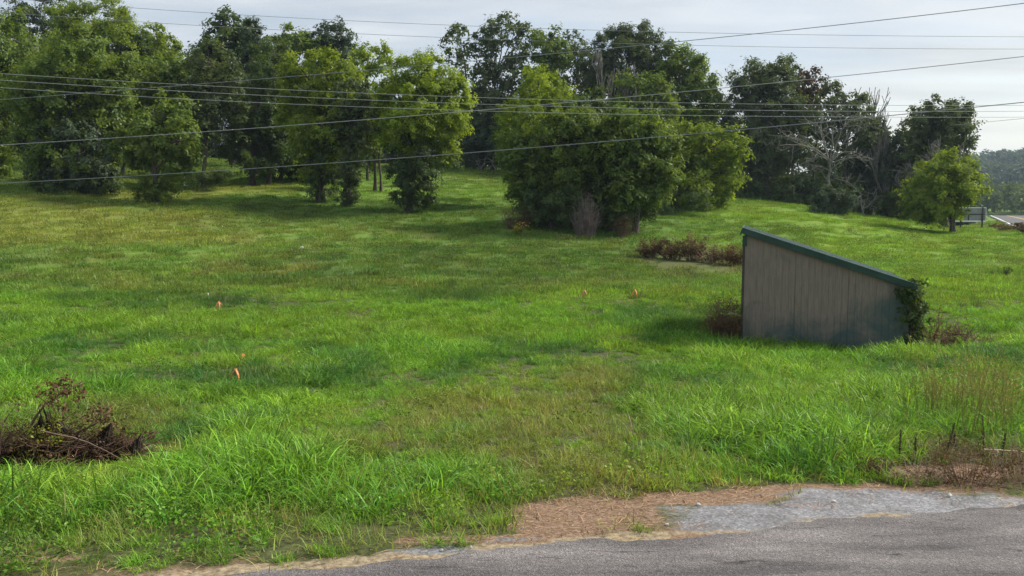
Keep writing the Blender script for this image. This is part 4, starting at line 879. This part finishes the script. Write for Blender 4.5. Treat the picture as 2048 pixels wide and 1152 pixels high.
def boards(y0, y1, xs0, xs1, gap=.0045):
    mb = MB(); x_ = xs0
    pat = [.153, .153, .152, .153, .153, .152, .153, .149]; k = 0
    while x_ < xs1 - .01:
        w_ = min(pat[k % 8], xs1 - x_); g2 = gap * (2.6 if k % 8 == 7 else 1); xe = x_ + w_ - g2
        mb.prism([(x_, -.1), (xe, -.1), (xe, zt(xe)), (x_, zt(x_))], y0, y1); x_ += w_; k += 1
    return mb
fw = boards(.0, .014, .0, SHL).build('front_siding', SIDING, shed)
MB().prism([(0.01, -.1), (SHL - .01, -.1), (SHL - .01, zt(SHL) - .01), (.01, zt(0) - .01)], .0145, .03).build('siding_backing', GROOVE, shed)
boards(SHD - .014, SHD, 0, SHL).build('rear_siding', SIDING, shed)
mb = MB(); y_ = .03
while y_ < SHD - .03: mb.box(SHL - .014, SHL, y_, min(y_ + .143, SHD - .02), -.1, HR - .02); y_ += .153
mb.build('low_side_siding', SIDING, shed)
for yy_ in (.045, 1.3, 2.55, SHD - .15): MB().box(.02, .12, yy_, yy_ + .10, -.1, HL - .12).build('post', DARKW, shed)
for yy_ in (.045, 1.3, 2.55, SHD - .15): MB().box(SHL - .12, SHL - .016, yy_, yy_ + .10, -.1, HR - .1).build('post', DARKW, shed)
MB().box(.125, .165, .04, SHD - .04, HL - .30, HL - .14).build('header_beam', DARKW, shed)
MB().box(-.045, -.002, -.012, .05, -.1, HL - .25).build('corner_post', DARKW, shed)
al = math.atan2(HR - HL, SHL); ca, sa = math.cos(al), math.sin(al)
def rf(a_, b_): return (a_ * ca - b_ * sa, HL + a_ * sa + b_ * ca)   # along the slope, off the slope
LR = SHL / ca
MB().prism([rf(-.06, .02), rf(LR + .10, .02), rf(LR + .10, .045), rf(-.06, .045)], -.08, SHD + .08).build('roof', GREENR, shed)
mb = MB(); a_ = None
for k in range(17):
    yy_ = -.06 + k * (SHD + .10) / 16; mb.prism([rf(-.06, .0455), rf(LR + .10, .0455), rf(LR + .10, .062), rf(-.06, .062)], yy_, yy_ + .035)
mb.build('roof_ribs', GREENR, shed)
mb = MB(); mb.prism([rf(-.085, -.062), rf(LR + .12, -.062), rf(LR + .12, .068), rf(-.085, .068)], -.105, -.083)
mb.prism([rf(-.085, .0685), rf(LR + .12, .0685), rf(LR + .12, .080), rf(-.085, .080)], -.115, -.02)
mb.build('rake_trim', GREENT, shed)
MB().prism([rf(-.09, -.105), rf(-.065, -.105), rf(-.065, .066), rf(-.09, .066)], -.080, SHD + .08).build('ridge_trim', GREENT, shed)
MB().box(-.05, .055, -.030, -.003, HL - .36, HL - .10).build('corner_trim', GREENT, shed)
MB().box(-.03, .012, -.014, -.002, -.1, HL - .37).build('edge_batten', DARKW, shed)

def shp(u_, v_, z_): q = SH0 + SHU * u_ + SHV * v_; return np.array([q[0], q[1], SZ + z_])
# vine on the low corner
vr = np.random.default_rng(5); vb = shp(SHL + .15, .1, 0); vine = empty('vine', vb, 'leafy green vine climbing the right corner of the shed', 'vine')
C_ = []; st_ = []
for k in range(11):
    a = shp(SHL + .02 + .25 * vr.random(), -.05 + .8 * vr.random(), 0) - vb; h = 1.0 + .75 * vr.random()
    pts = np.array([a + np.array([.12 * math.sin(t * 5 + k), -.04, h * t]) * 1.0 for t in np.linspace(0, 1, 8)]); st_.append((pts, np.linspace(.012, .004, 8)))
for k in range(230):
    t = vr.random(); wd_ = .06 + .15 * math.sin(min(1, t * 1.15) * 2.6)
    C_.append(shp(SHL + .06 + vr.normal(0, wd_ * .8), vr.random() * .9 - .12, .10 + t * 1.62) - vb)
for k in range(10): C_.append(shp(SHL + .02 - abs(vr.normal(0, .16)), -.12, 1.40 + vr.normal(0, .14)) - vb)
V, F = tubes(st_, 4); mesh('stems', V, F, BARK, vine)
V, F, rn = leafcloud(vr, np.array(C_), np.full(len(C_), .12), 34, .075); mesh('leaves', V, F, LEAF['dark'], vine, attrs={'rnd': ('FLOAT', rn)})

# brush right of the shed
def brushpile(name, label, c, Wd, Dp, H, n, seed, mat, leafm=None, leafn=0, rad=.012, ln=.9, cat='brush pile', extra=None, group=None, flat=.35):
    r = np.random.default_rng(seed); c = np.asarray(c, float); root = empty(name, c, label, cat, group); out = []; tips = []
    for i in range(n):
        p = np.array([r.normal(0, Wd * .38), r.normal(0, Dp * .38), 0]); p[2] = T(c[0] + p[0], c[1] + p[1]) - c[2] + H * r.random() * math.exp(-(p[0] / Wd) ** 2 * 2.2) * .75
        a = r.random() * 6.28; dv = np.array([math.cos(a), math.sin(a), r.normal(flat * .6, flat)]); q = ln * (.35 + .75 * r.random())
        grow(r, p - dv * q * .3, dv / np.linalg.norm(dv), q, rad * (.4 + .8 * r.random()), 1, out, .02, .5, (1, 3), .5, .14)
        tips.append(out[-1][0][-1]); tips.append(p)
    for e in out: e[0][:, 2] = np.maximum(e[0][:, 2], -.03)
    V, F = tubes(out, 4); mesh('branches', V, F, mat, root)
    if leafm:
        C = np.array(tips)[r.integers(0, len(tips), leafn // 16)]; V, F, rn = leafcloud(r, C, np.full(len(C), .09), 16, .028)
        mesh('dead_leaves', V, F, LEAF[leafm], root, attrs={'rnd': ('FLOAT', rn)})
    return root
c_ = shp(SHL + .95, .25, 0); c_[2] = T(c_[0], c_[1])
brushpile('brush_pile', 'heap of dead brown branches right of the shed', c_, .95, .5, .52, 170, 3, TWIG, 'brown', 1500, .012, .75)
bush('dead_sapling', 'upright brown dead stems between vine and brush heap', 1868, c_[1] + .2, 60, 105, TWIG, 'brown', n=13, seed=14, cat='dead shrub', leafn=260, rad=.013, fan=1.2, lsize=.05)
bush('dead_shrub', 'reddish brown dead bush leaning on the shed\'s left corner', 1456, 21.2, 80, 104, basic('red_twigs', (.10, .055, .042), (.20, .12, .095), 3), 'brown', n=120, seed=15, cat='dead shrub', leafn=6500, rad=.006, fan=.95, lsize=.035)
bush('pale_stalks', 'pale dry stems rising through the bush left of the shed', 1468, 21.3, 30, 70, PALETWIG, n=16, seed=16, cat='dry stalks', rad=.006, arch=.8, fan=1.3)
DG = 'dry brush behind the shed'
for i, (px_, w_, h_, lb, lf, dd) in enumerate([(1300, 54, 44, 'low green brown weed clump at the left end of the dry brush', 'russet', 42.5), (1345, 66, 50, 'tangled dark brown clump next in the dry brush', 'russet', 42.2),
        (1386, 50, 62, 'tallest upright brown clump in the dry brush', 'brown', 42), (1430, 74, 40, 'tan dead grassy heap of the dry brush near the shed', 'brown', 41.5), (1470, 54, 46, 'brown clump half hidden behind the shed\'s left edge', 'brown', 41)]):
    bush('dry_shrub', lb, px_, dd, w_, h_, TWIG if i != 3 else PALETWIG, lf, n=60, seed=20 + i, group=DG, cat='dry shrub', leafn=2200, rad=.012, fan=1.0, lsize=.07, arch=.1)

# ------------------------------------------------------------------ brush heap at the lower left
HEAPT = basic('heap_twigs', (.035, .020, .013), (.13, .072, .045), 3, .95)
gx, gy = G(110, 925); c_ = np.array([gx, gy - .02, T(gx, gy - .02)])
root = brushpile('brush_pile', 'large heap of dark dead branches at the left edge by the road', c_ + np.array([-.10, 0, 0]), 1.08, .36, .38, 420, 31, HEAPT, 'russet', 5600, .008, .50)
brushpile('brush_pile', 'low brown tail of dead twigs right of the large left heap', c_ + np.array([.62, .0, -.0]), .34, .2, .26, 120, 33, HEAPT, 'russet', 1600, .007, .35)
V = []
# torn dark roots: pointed slabs of earth and root fibre standing out of the heap
ROOTM = basic('root_earth', (.022, .016, .012), (.06, .042, .03), 14, 1, bump=.8)
for i, (px_, row_, w_, h_, ln_, lb) in enumerate([(262, 912, 34, 46, .5, 'dark pointed root slab at the right tip of the heap'), (195, 888, 46, 48, .7, 'dark pointed root slab standing in the middle of the heap'), (110, 880, 110, 70, -.3, 'broad dark mass of root earth in the heap')]):
    gp = P(px_, row_, c_[1] + .02); k_ = gp[1] / FPX; r = np.random.default_rng(60 + i); lst = []
    ro = empty('root_mass', (gp[0], gp[1], T(gp[0], gp[1])), lb, 'root mass', 'earthy roots in the left heap'); zb = gp[2] - ro.location[2]
    for q in range(70):
        u_ = r.normal(0, .42); bx0 = u_ * w_ * k_; hh = h_ * k_ * math.exp(-abs(u_) * 1.2) * (.5 + .6 * r.random())
        lst.append(limb(r, (bx0, r.normal(0, .05), -.05), (bx0 * .4 + ln_ * hh, r.normal(0, .04), zb + hh), .020, .004, 5, .12))
    V, F = tubes(lst, 5); mesh('root_fibres', V, F, ROOTM, ro)
def stick(name, label, pts, r0_, r1_, mat, cat='branch', group=None, twigs=0, seed=0):
    pts = np.array(pts); b0 = pts[0].copy(); r = np.random.default_rng(seed); root = empty(name, b0, label, cat, group)
    t = np.linspace(0, 1, 12); src = np.linspace(0, 1, len(pts)); q = np.stack([np.interp(t, src, pts[:, k]) for k in range(3)], -1) - b0
    q[1:-1] = (q[:-2] + q[1:-1] + q[2:]) / 3; q += r.normal(0, .002, q.shape)
    V, F = tubes([(q, np.linspace(r0_, r1_, 12))], 6); mesh('wood', V, F, mat, root, smooth_=True)
    if twigs:
        o_ = []
        for k in range(twigs):
            j = r.integers(2, 12); grow(r, q[min(j, 11)], ball(r, 1)[0] * .6 + np.array([.3, 0, .3]), .16, .004, 1, o_, .0, .6, (1, 2), .6)
        V, F = tubes(o_, 4); mesh('twigs', V, F, mat, root)
        C = np.array([e[0][-1] for e in o_]); V, F, rn = leafcloud(r, C, np.full(len(C), .05), 12, .035); mesh('dead_leaves', V, F, LEAF['brown'], root, attrs={'rnd': ('FLOAT', rn)})
    return root
dd = c_[1]
STICKM = basic('light_brown_wood', (.13, .085, .06), (.25, .17, .12), 4, .9)
stick('fallen_branch', 'dark leafy branch jutting up to the right from the left heap', [P(62, 850, dd), P(85, 812, dd), P(112, 796, dd), P(142, 770, dd)], .014, .004, TWIG, twigs=16, seed=3)
stick('fallen_branch', 'long light brown stick sloping down right across the left heap', [P(82, 862, dd - .3), P(160, 878, dd - .32), P(205, 898, dd - .36), P(258, 926, dd - .42)], .008, .004, STICKM, seed=4)
stick('fallen_branch', 'short brown stick crossing the long light brown one', [P(112, 902, dd - .3), P(160, 876, dd - .36)], .010, .006, TWIG, seed=5)
stick('fallen_branch', 'dark bent branch in the middle of the left heap', [P(150, 868, dd), P(185, 850, dd), P(213, 838, dd)], .016, .004, TWIG, twigs=10, seed=6)
vy = bush('creeper', 'yellow green creeper on top of the left heap', 60, dd - .1, 120, 95, TWIG, 'vine', n=30, seed=44, cat='creeper', leafn=1500, lsize=.030, rad=.004)
yb = bush('yellow_weed', 'yellow dying grass stems right of the left heap', 335, dd + .15, 60, 40, basic('yellow_stem', (.40, .34, .05), (.55, .50, .10), 3), n=26, seed=45, cat='weed', rad=.006, fan=1.6, arch=.6)

# right verge: dry weeds, dark stalks, loose sticks
for i, (px_, row_, w_, h_, lb, lf) in enumerate([(1850, 965, 130, 60, 'tan dead weeds in front of the tall seeding weeds', 'brown'), (1960, 968, 150, 90, 'larger brown dead weeds near the right edge', 'brown'), (2060, 965, 120, 110, 'brown dead weeds cut by the right edge', 'brown'), (1770, 950, 70, 36, 'small grey green weed clump left of the dead weeds', 'russet'), (1905, 925, 120, 60, 'thin tan weeds behind the front dead clumps', 'brown')]):
    gx, gy = G(px_, row_); bush('dead_weeds', lb, px_, gy, w_, h_, PALETWIG if i % 2 == 0 else TWIG, lf, n=75, seed=50 + i, group='dead weeds on the right verge', cat='dead weeds', leafn=700, lsize=.020, rad=.0024, fan=1.15, arch=.0)
DKM = basic('dark_stalk', (.045, .028, .02), (.10, .065, .045), 9, .95)
def dock(label, px_, row_, hpx, seed):
    gx, gy = G(px_, row_); h = hpx / FPX * gy; r = np.random.default_rng(seed); root = empty('seed_stalk', (gx, gy, T(gx, gy)), label, 'seed stalk', 'dark seed stalks on the right verge')
    top = np.array([r.normal(0, .04), 0, h]); p, q = limb(r, (0, 0, -.03), top, .006, .003, 8, .06); V, F = tubes([(p, q)], 5); mesh('stem', V, F, DKM, root)
    m_ = 260; t = .35 + .65 * r.random(m_); c = top * t[:, None] + r.normal(0, .011, (m_, 3)) * (1.3 - t)[:, None]; qd = r.normal(0, .0038, (m_, 4, 3))
    mesh('seed_head', (c[:, None] + qd).reshape(-1, 3), np.arange(m_ * 4).reshape(-1, 4), DKM, root)
for a_ in [('tallest dark seed stalk at the left of the dry weeds', 1796, 932, 76, 1), ('shorter dark stalk right beside the tallest one', 1828, 925, 50, 2), ('thin dark stalk in the middle of the seeding weeds', 1888, 930, 84, 3), ('small dark stalk between the two middle ones', 1912, 920, 52, 4), ('dark stalk with a thick head near the right edge', 1966, 930, 100, 5), ('brown stalk beside the branch at the right edge', 1998, 935, 70, 6)]: dock(*a_)
gx, gy = G(1740, 925)
stick('leaning_twig', 'dark leaning twig left of the tallest seed stalk', [P(1752, 925, gy), P(1738, 912, gy), P(1724, 898, gy)], .006, .003, DKM, seed=8)
gx, gy = G(2000, 940)
stick('fallen_branch', 'pale branch lying level at the right edge above the dead weeds', [P(1968, 899, gy), P(2010, 902, gy), P(2075, 906, gy)], .010, .008, PALETWIG, seed=9)
gx, gy = G(1980, 975)
stick('fallen_branch', 'long thin pale stick on the right verge sloping to the edge', [P(1860, 930, gy + .2), P(1920, 955, gy + .05), P(1985, 972, gy), P(2060, 963, gy - .1)], .006, .004, PALETWIG, seed=10)
gx, gy = G(785, 1092)
stick('fallen_branch', 'short pale stick on the left verge beside the road', [P(772, 1100, gy - .02), P(800, 1082, gy + .12)], .012, .007, PALETWIG, seed=11)

# ------------------------------------------------------------------ markers, litter, stones
ORG = basic('orange_ribbon', (.62, .17, .055), (.85, .30, .12), 12, .6)
LATH = basic('stake_wood', (.35, .24, .14), (.5, .36, .24), 8, .8)
def flagm(label, px_, row_, hpx, seed):
    gx, gy = G(px_, row_); h = hpx / FPX * gy; r = np.random.default_rng(seed); root = empty('marker_stake', (gx, gy, T(gx, gy)), label, 'marker stake', 'orange ribboned marker stakes in the meadow')
    MB().box(-.012, .012, -.008, .008, -.1, h * .9).build('stake', LATH, root)
    V, F = [], []
    for k in range(4):
        a = k * 1.6 + r.random(); w_ = .028; n = 5; l_ = h * (.55 + .4 * r.random()); o_ = len(V)
        for j in range(n):
            t = j / (n - 1); cpt = np.array([math.cos(a) * .06 * math.sin(t * 2.0) * (h / .2), math.sin(a) * .06 * math.sin(t * 2) , h * .95 - l_ * t])
            sd_ = np.array([-math.sin(a + t), math.cos(a + t), 0]) * w_ * .5 + np.array([.006, 0, 0]); V += [cpt - sd_, cpt + sd_]
        F += [(o_ + 2 * j, o_ + 2 * j + 1, o_ + 2 * j + 3, o_ + 2 * j + 2) for j in range(n - 1)]
    mesh('ribbon', V, F, ORG, root)
flagm('largest orange ribboned stake in the left meadow', 472, 772, 34, 1)
flagm('smaller orange ribboned stake just behind the largest', 487, 728, 22, 2)
flagm('orange stake in the bare strip at the foot of the slope', 438, 622, 20, 3)
flagm('faint orange stake left of the dark tussock by the shed', 1169, 598, 18, 4)
flagm('faint orange stake among cut stalks right of the dark tussock', 1270, 598, 20, 5)
def stalks(label, px_, row_, wpx, hpx, n, seed):
    gx, gy = G(px_, row_); bush('cut_stalks', label, px_, gy, wpx, hpx, TWIG, n=n, seed=seed, group='cut dark stalks in the meadow', cat='cut stalks', rad=.012, fan=1.0, arch=0)
stalks('cluster of cut dark stalks beside the faint right stake', 1276, 598, 40, 26, 10, 1)
stalks('few dark stalks above the lit grass left of the tussocks', 1072, 567, 20, 20, 8, 2)
stalks('dark stalks round the faint left stake', 1166, 597, 24, 20, 8, 3)
WH = basic('white_litter', (.60, .60, .62), (.80, .80, .80), 9, .6)
def litter(name, label, px_, row_, s_, seed, cat='litter', sc=(1, .6, .5), mat=None, grp=None, lift=.0):
    gx, gy = G(px_, row_); r = np.random.default_rng(seed); 
    v = ball(r, 26) * s_ * (.62 if cat == 'stone' else 1) * np.array(sc) * (.7 + .5 * r.random(26))[:, None]
    import bmesh
    bm = bmesh.new(); [bm.verts.new(tuple(p)) for p in v]; bmesh.ops.convex_hull(bm, input=bm.verts)
    for vv in [q for q in bm.verts if not q.link_faces]: bm.verts.remove(vv)
    me = bpy.data.meshes.new(name); bm.to_mesh(me); bm.free(); me.materials.append(mat or WH)
    o_ = bpy.data.objects.new(name, me); COL.objects.link(o_); o_.location = (gx, gy, T(gx, gy) + s_ * .3 * sc[2] + lift); tag(o_, label, cat, grp)
litter('crumpled_bag', 'crumpled white scrap lying on the mown slope', 603, 502, .09, 1, sc=(1.1, .5, .55), lift=.12)
litter('white_marker', 'tiny white marker left of the slope foot orange stake', 417, 606, .05, 2, 'marker', sc=(.35, .35, 1.1), lift=.25)
litter('plastic_scrap', 'pale scrap under the trees of the left grove', 369, 374, .16, 3, sc=(1, .4, .5), lift=.1)
STN = basic('limestone', (.42, .41, .39), (.60, .58, .56), 10, .9)
SG = 'loose stones at the road edge'
for i, (px_, row_, s_, lb) in enumerate([(1899, 995, .045, 'pale rounded stone at the road edge before the dead weeds'), (883, 1108, .022, 'white chip on the gravel patch nearest the left verge'), (941, 1101, .022, 'white chip right of the first one on the left gravel'), (1396, 1011, .030, 'white stone lying in the straw at the drive mouth'), (1334, 1055, .028, 'white stone on the gravel below the straw'), (1668, 1005, .026, 'small white stone on the gravel right of the drive mouth'), (1045, 1062, .018, 'tiny pale stone at the straw patch\'s left edge')]):
    litter('stone', lb, px_, row_, s_, 10 + i, 'stone', sc=(1, .8, .8), mat=STN, grp=SG)

# ------------------------------------------------------------------ signboard seen from behind, and mailbox
GREYM = basic('grey_board_back', (.22, .23, .25), (.32, .33, .35), 2, .8); WFR = basic('white_frame', (.78, .78, .78), (.88, .88, .88), 4, .7)
kd = 80; sb_ = on(1945, kd); root = empty('signboard', sb_, 'white framed roadside signboard seen from its grey back', 'signboard', rz=-.25)
k_ = kd / FPX; z0_ = P(1945, 443, kd)[2] - sb_[2]; z1_ = P(1945, 414, kd)[2] - sb_[2]
MB().box(-1.55, .95, .0, .06, z0_ + .1, z1_ - .1).build('board', GREYM, root)
MB().box(-1.60, 1.0, -.03, .09, z0_ - .05, z0_ + .10).build('bottom_frame', WFR, root)
MB().box(-1.60, 1.0, -.03, .09, z1_ - .10, z1_ - .02).build('top_frame', WFR, root)
MB().box(.96, 1.0, -.06, .45, z0_ + .102, z1_ - .102).build('side_frame', WFR, root)
MB().box(-1.5, .9, -.06, -.002, (z0_ + z1_) / 2 - .04, (z0_ + z1_) / 2 + .04).box(-.5, -.42, -.062, -.001, z0_ + .1, (z0_ + z1_) / 2 - .045).build('brace', DARKW, root)
for q in (-1.2, .62): MB().box(q, q + .12, -.14, -.062, -.4 if q > 0 else -.4, z1_ - .03).build('post', DARKW, root)
kd = 76; mb_ = on(2033, kd); zz = P(2033, 450, kd)[2] - mb_[2]
root = empty('mailbox', mb_, 'small dark mailbox on a post beside the far road', 'mailbox')
MB().box(-.05, .05, -.05, .05, -.2, zz - .002).build('post', DARKW, root)
arc = [(.11 * math.cos(a), .12 + .11 * math.sin(a)) for a in np.linspace(0, math.pi, 9)]
mbx = MB(); poly = [(-.11, 0)] + [(.11, 0)] + arc[0:]
mbx.prism([(x_, zz + z_) for x_, z_ in [(.11, 0)] + arc + [(-.11, 0)]], -.26, .26); o_ = mbx.build('box', basic('black_metal', (.02, .02, .022), (.05, .05, .05), 5, .5), root); o_.rotation_euler = (0, 0, 1.25)
MB().box(.114, .122, -.15, -.12, zz + .04, zz + .26).build('flag', ORG, root)
for i, (px_, dd_, w_, h_, lb) in enumerate([(2010, 73, 50, 16, 'brown weeds left of the mailbox'), (2046, 70, 40, 22, 'brown weeds right of the mailbox'), (1990, 80, 30, 10, 'low brown weeds beside the far road'), (2060, 66, 50, 26, 'brown weeds at the right edge below the far road')]):
    bush('roadside_weeds', lb, px_, dd_, w_, h_, TWIG, 'russet' if i % 2 else 'brown', n=60, seed=90 + i, group='brown weeds by the far road', cat='weeds', leafn=1200, rad=.016, lsize=.09, arch=0)
gx, gy = G(2018, 552)
bush('field_weed', 'single dark weed standing in the right field', 2018, gy, 14, 26, TWIG, 'dark', n=10, seed=99, cat='weed', leafn=140, rad=.010, lsize=.07)

# ------------------------------------------------------------------ overhead wires
WIRE_L = basic('grey_cable', (.36, .36, .36), (.44, .44, .44), 2, .6); WIRE_D = basic('dark_cable', (.22, .23, .24), (.28, .29, .30), 2, .6)
def wire(label, pts, rad, mat, grp):
    px_ = np.array([p[0] for p in pts], float); py_ = np.array([p[1] for p in pts], float); dd_ = np.array([p[2] for p in pts], float)
    c = np.polyfit(px_, py_, 2 if len(pts) < 5 else 3); e = np.linspace(px_[0], px_[-1], 90)
    # real positions: along the span the wire runs straight in plan and sags in height
    A_ = np.stack([P(a, float(np.polyval(c, a)), float(np.interp(a, px_, dd_))) for a in e])
    b0 = A_[0].copy(); V, F = tubes([(A_ - b0, np.full(90, rad))], 6); o_ = mesh('power_line', V, F, mat, smooth_=True); o_.location = b0; tag(o_, label, 'power line', grp)
WF, WN = 'thin wires high across the grove', 'heavier wires rising to the right'
wire('highest thin wire across the sky', [(-60, -10, 46), (120, 5, 46), (520, 31, 47), (915, 52, 48), (1500, 67, 49), (2120, 74, 50)], .0105, WIRE_D, WF)
wire('second thin wire, below the highest across the sky', [(-60, 20, 46), (260, 43, 46), (430, 52, 47), (700, 67, 48), (1360, 90, 49), (2120, 98, 50)], .0105, WIRE_D, WF)
wire('upper of the three level wires crossing before the grove', [(-60, 143, 40), (0, 147, 40), (520, 177, 41), (1020, 197, 42), (1500, 208, 43), (2120, 210, 44)], .0105, WIRE_L, WF)
wire('middle of the three level wires crossing before the grove', [(-60, 156, 40), (0, 160, 40), (520, 190, 41), (1020, 211, 42), (1500, 220, 43), (2120, 222, 44)], .0105, WIRE_L, WF)
wire('lowest of the three level wires crossing before the grove', [(-60, 171, 40), (0, 175, 40), (520, 205, 41), (1020, 224, 42), (1500, 232, 43), (2120, 234, 44)], .0105, WIRE_L, WF)
wire('steepest wire climbing to the top right corner', [(-60, 205, 34), (0, 200, 34), (360, 167, 33), (760, 141, 31), (1000, 119, 29), (1340, 84, 27), (1500, 67, 26), (2120, -2, 22)], .0105, WIRE_D, WN)
wire('wire leaving the left edge mid height and climbing over the right wood', [(-60, 294, 32), (0, 290, 32), (500, 256, 30), (760, 237, 29), (1020, 217, 28), (1470, 173, 26), (1650, 155, 25), (2120, 105, 23)], .0105, WIRE_L, WN)
wire('lowest heavy wire passing in front of the centre thicket', [(-60, 370, 30), (0, 366, 30), (500, 338, 28), (900, 308, 26), (1440, 263, 24), (1743, 235, 22), (2120, 197, 20)], .011, WIRE_D, WN)
wire('short wire seen at the right edge below the others', [(1900, 251, 76), (1945, 246.5, 75), (2000, 241.5, 73), (2120, 230, 70)], .016, WIRE_D, WN)

# ------------------------------------------------------------------ the air
m = bpy.data.materials.new('haze'); m.use_nodes = True; nt = m.node_tree; nt.nodes.clear()
o = nt.nodes.new('ShaderNodeOutputMaterial'); pv = nt.nodes.new('ShaderNodeVolumePrincipled'); pv.inputs['Color'].default_value = (.62, .80, 1.0, 1); pv.inputs['Density'].default_value = .00020; pv.inputs['Anisotropy'].default_value = .2
nt.links.new(pv.outputs[0], o.inputs['Volume'])
HAZE = True
if HAZE:
    V, F = box_vf(-1500, 1800, -100, 2500, -12, 100)
    tag(mesh('haze', V, F, m), kind='stuff')
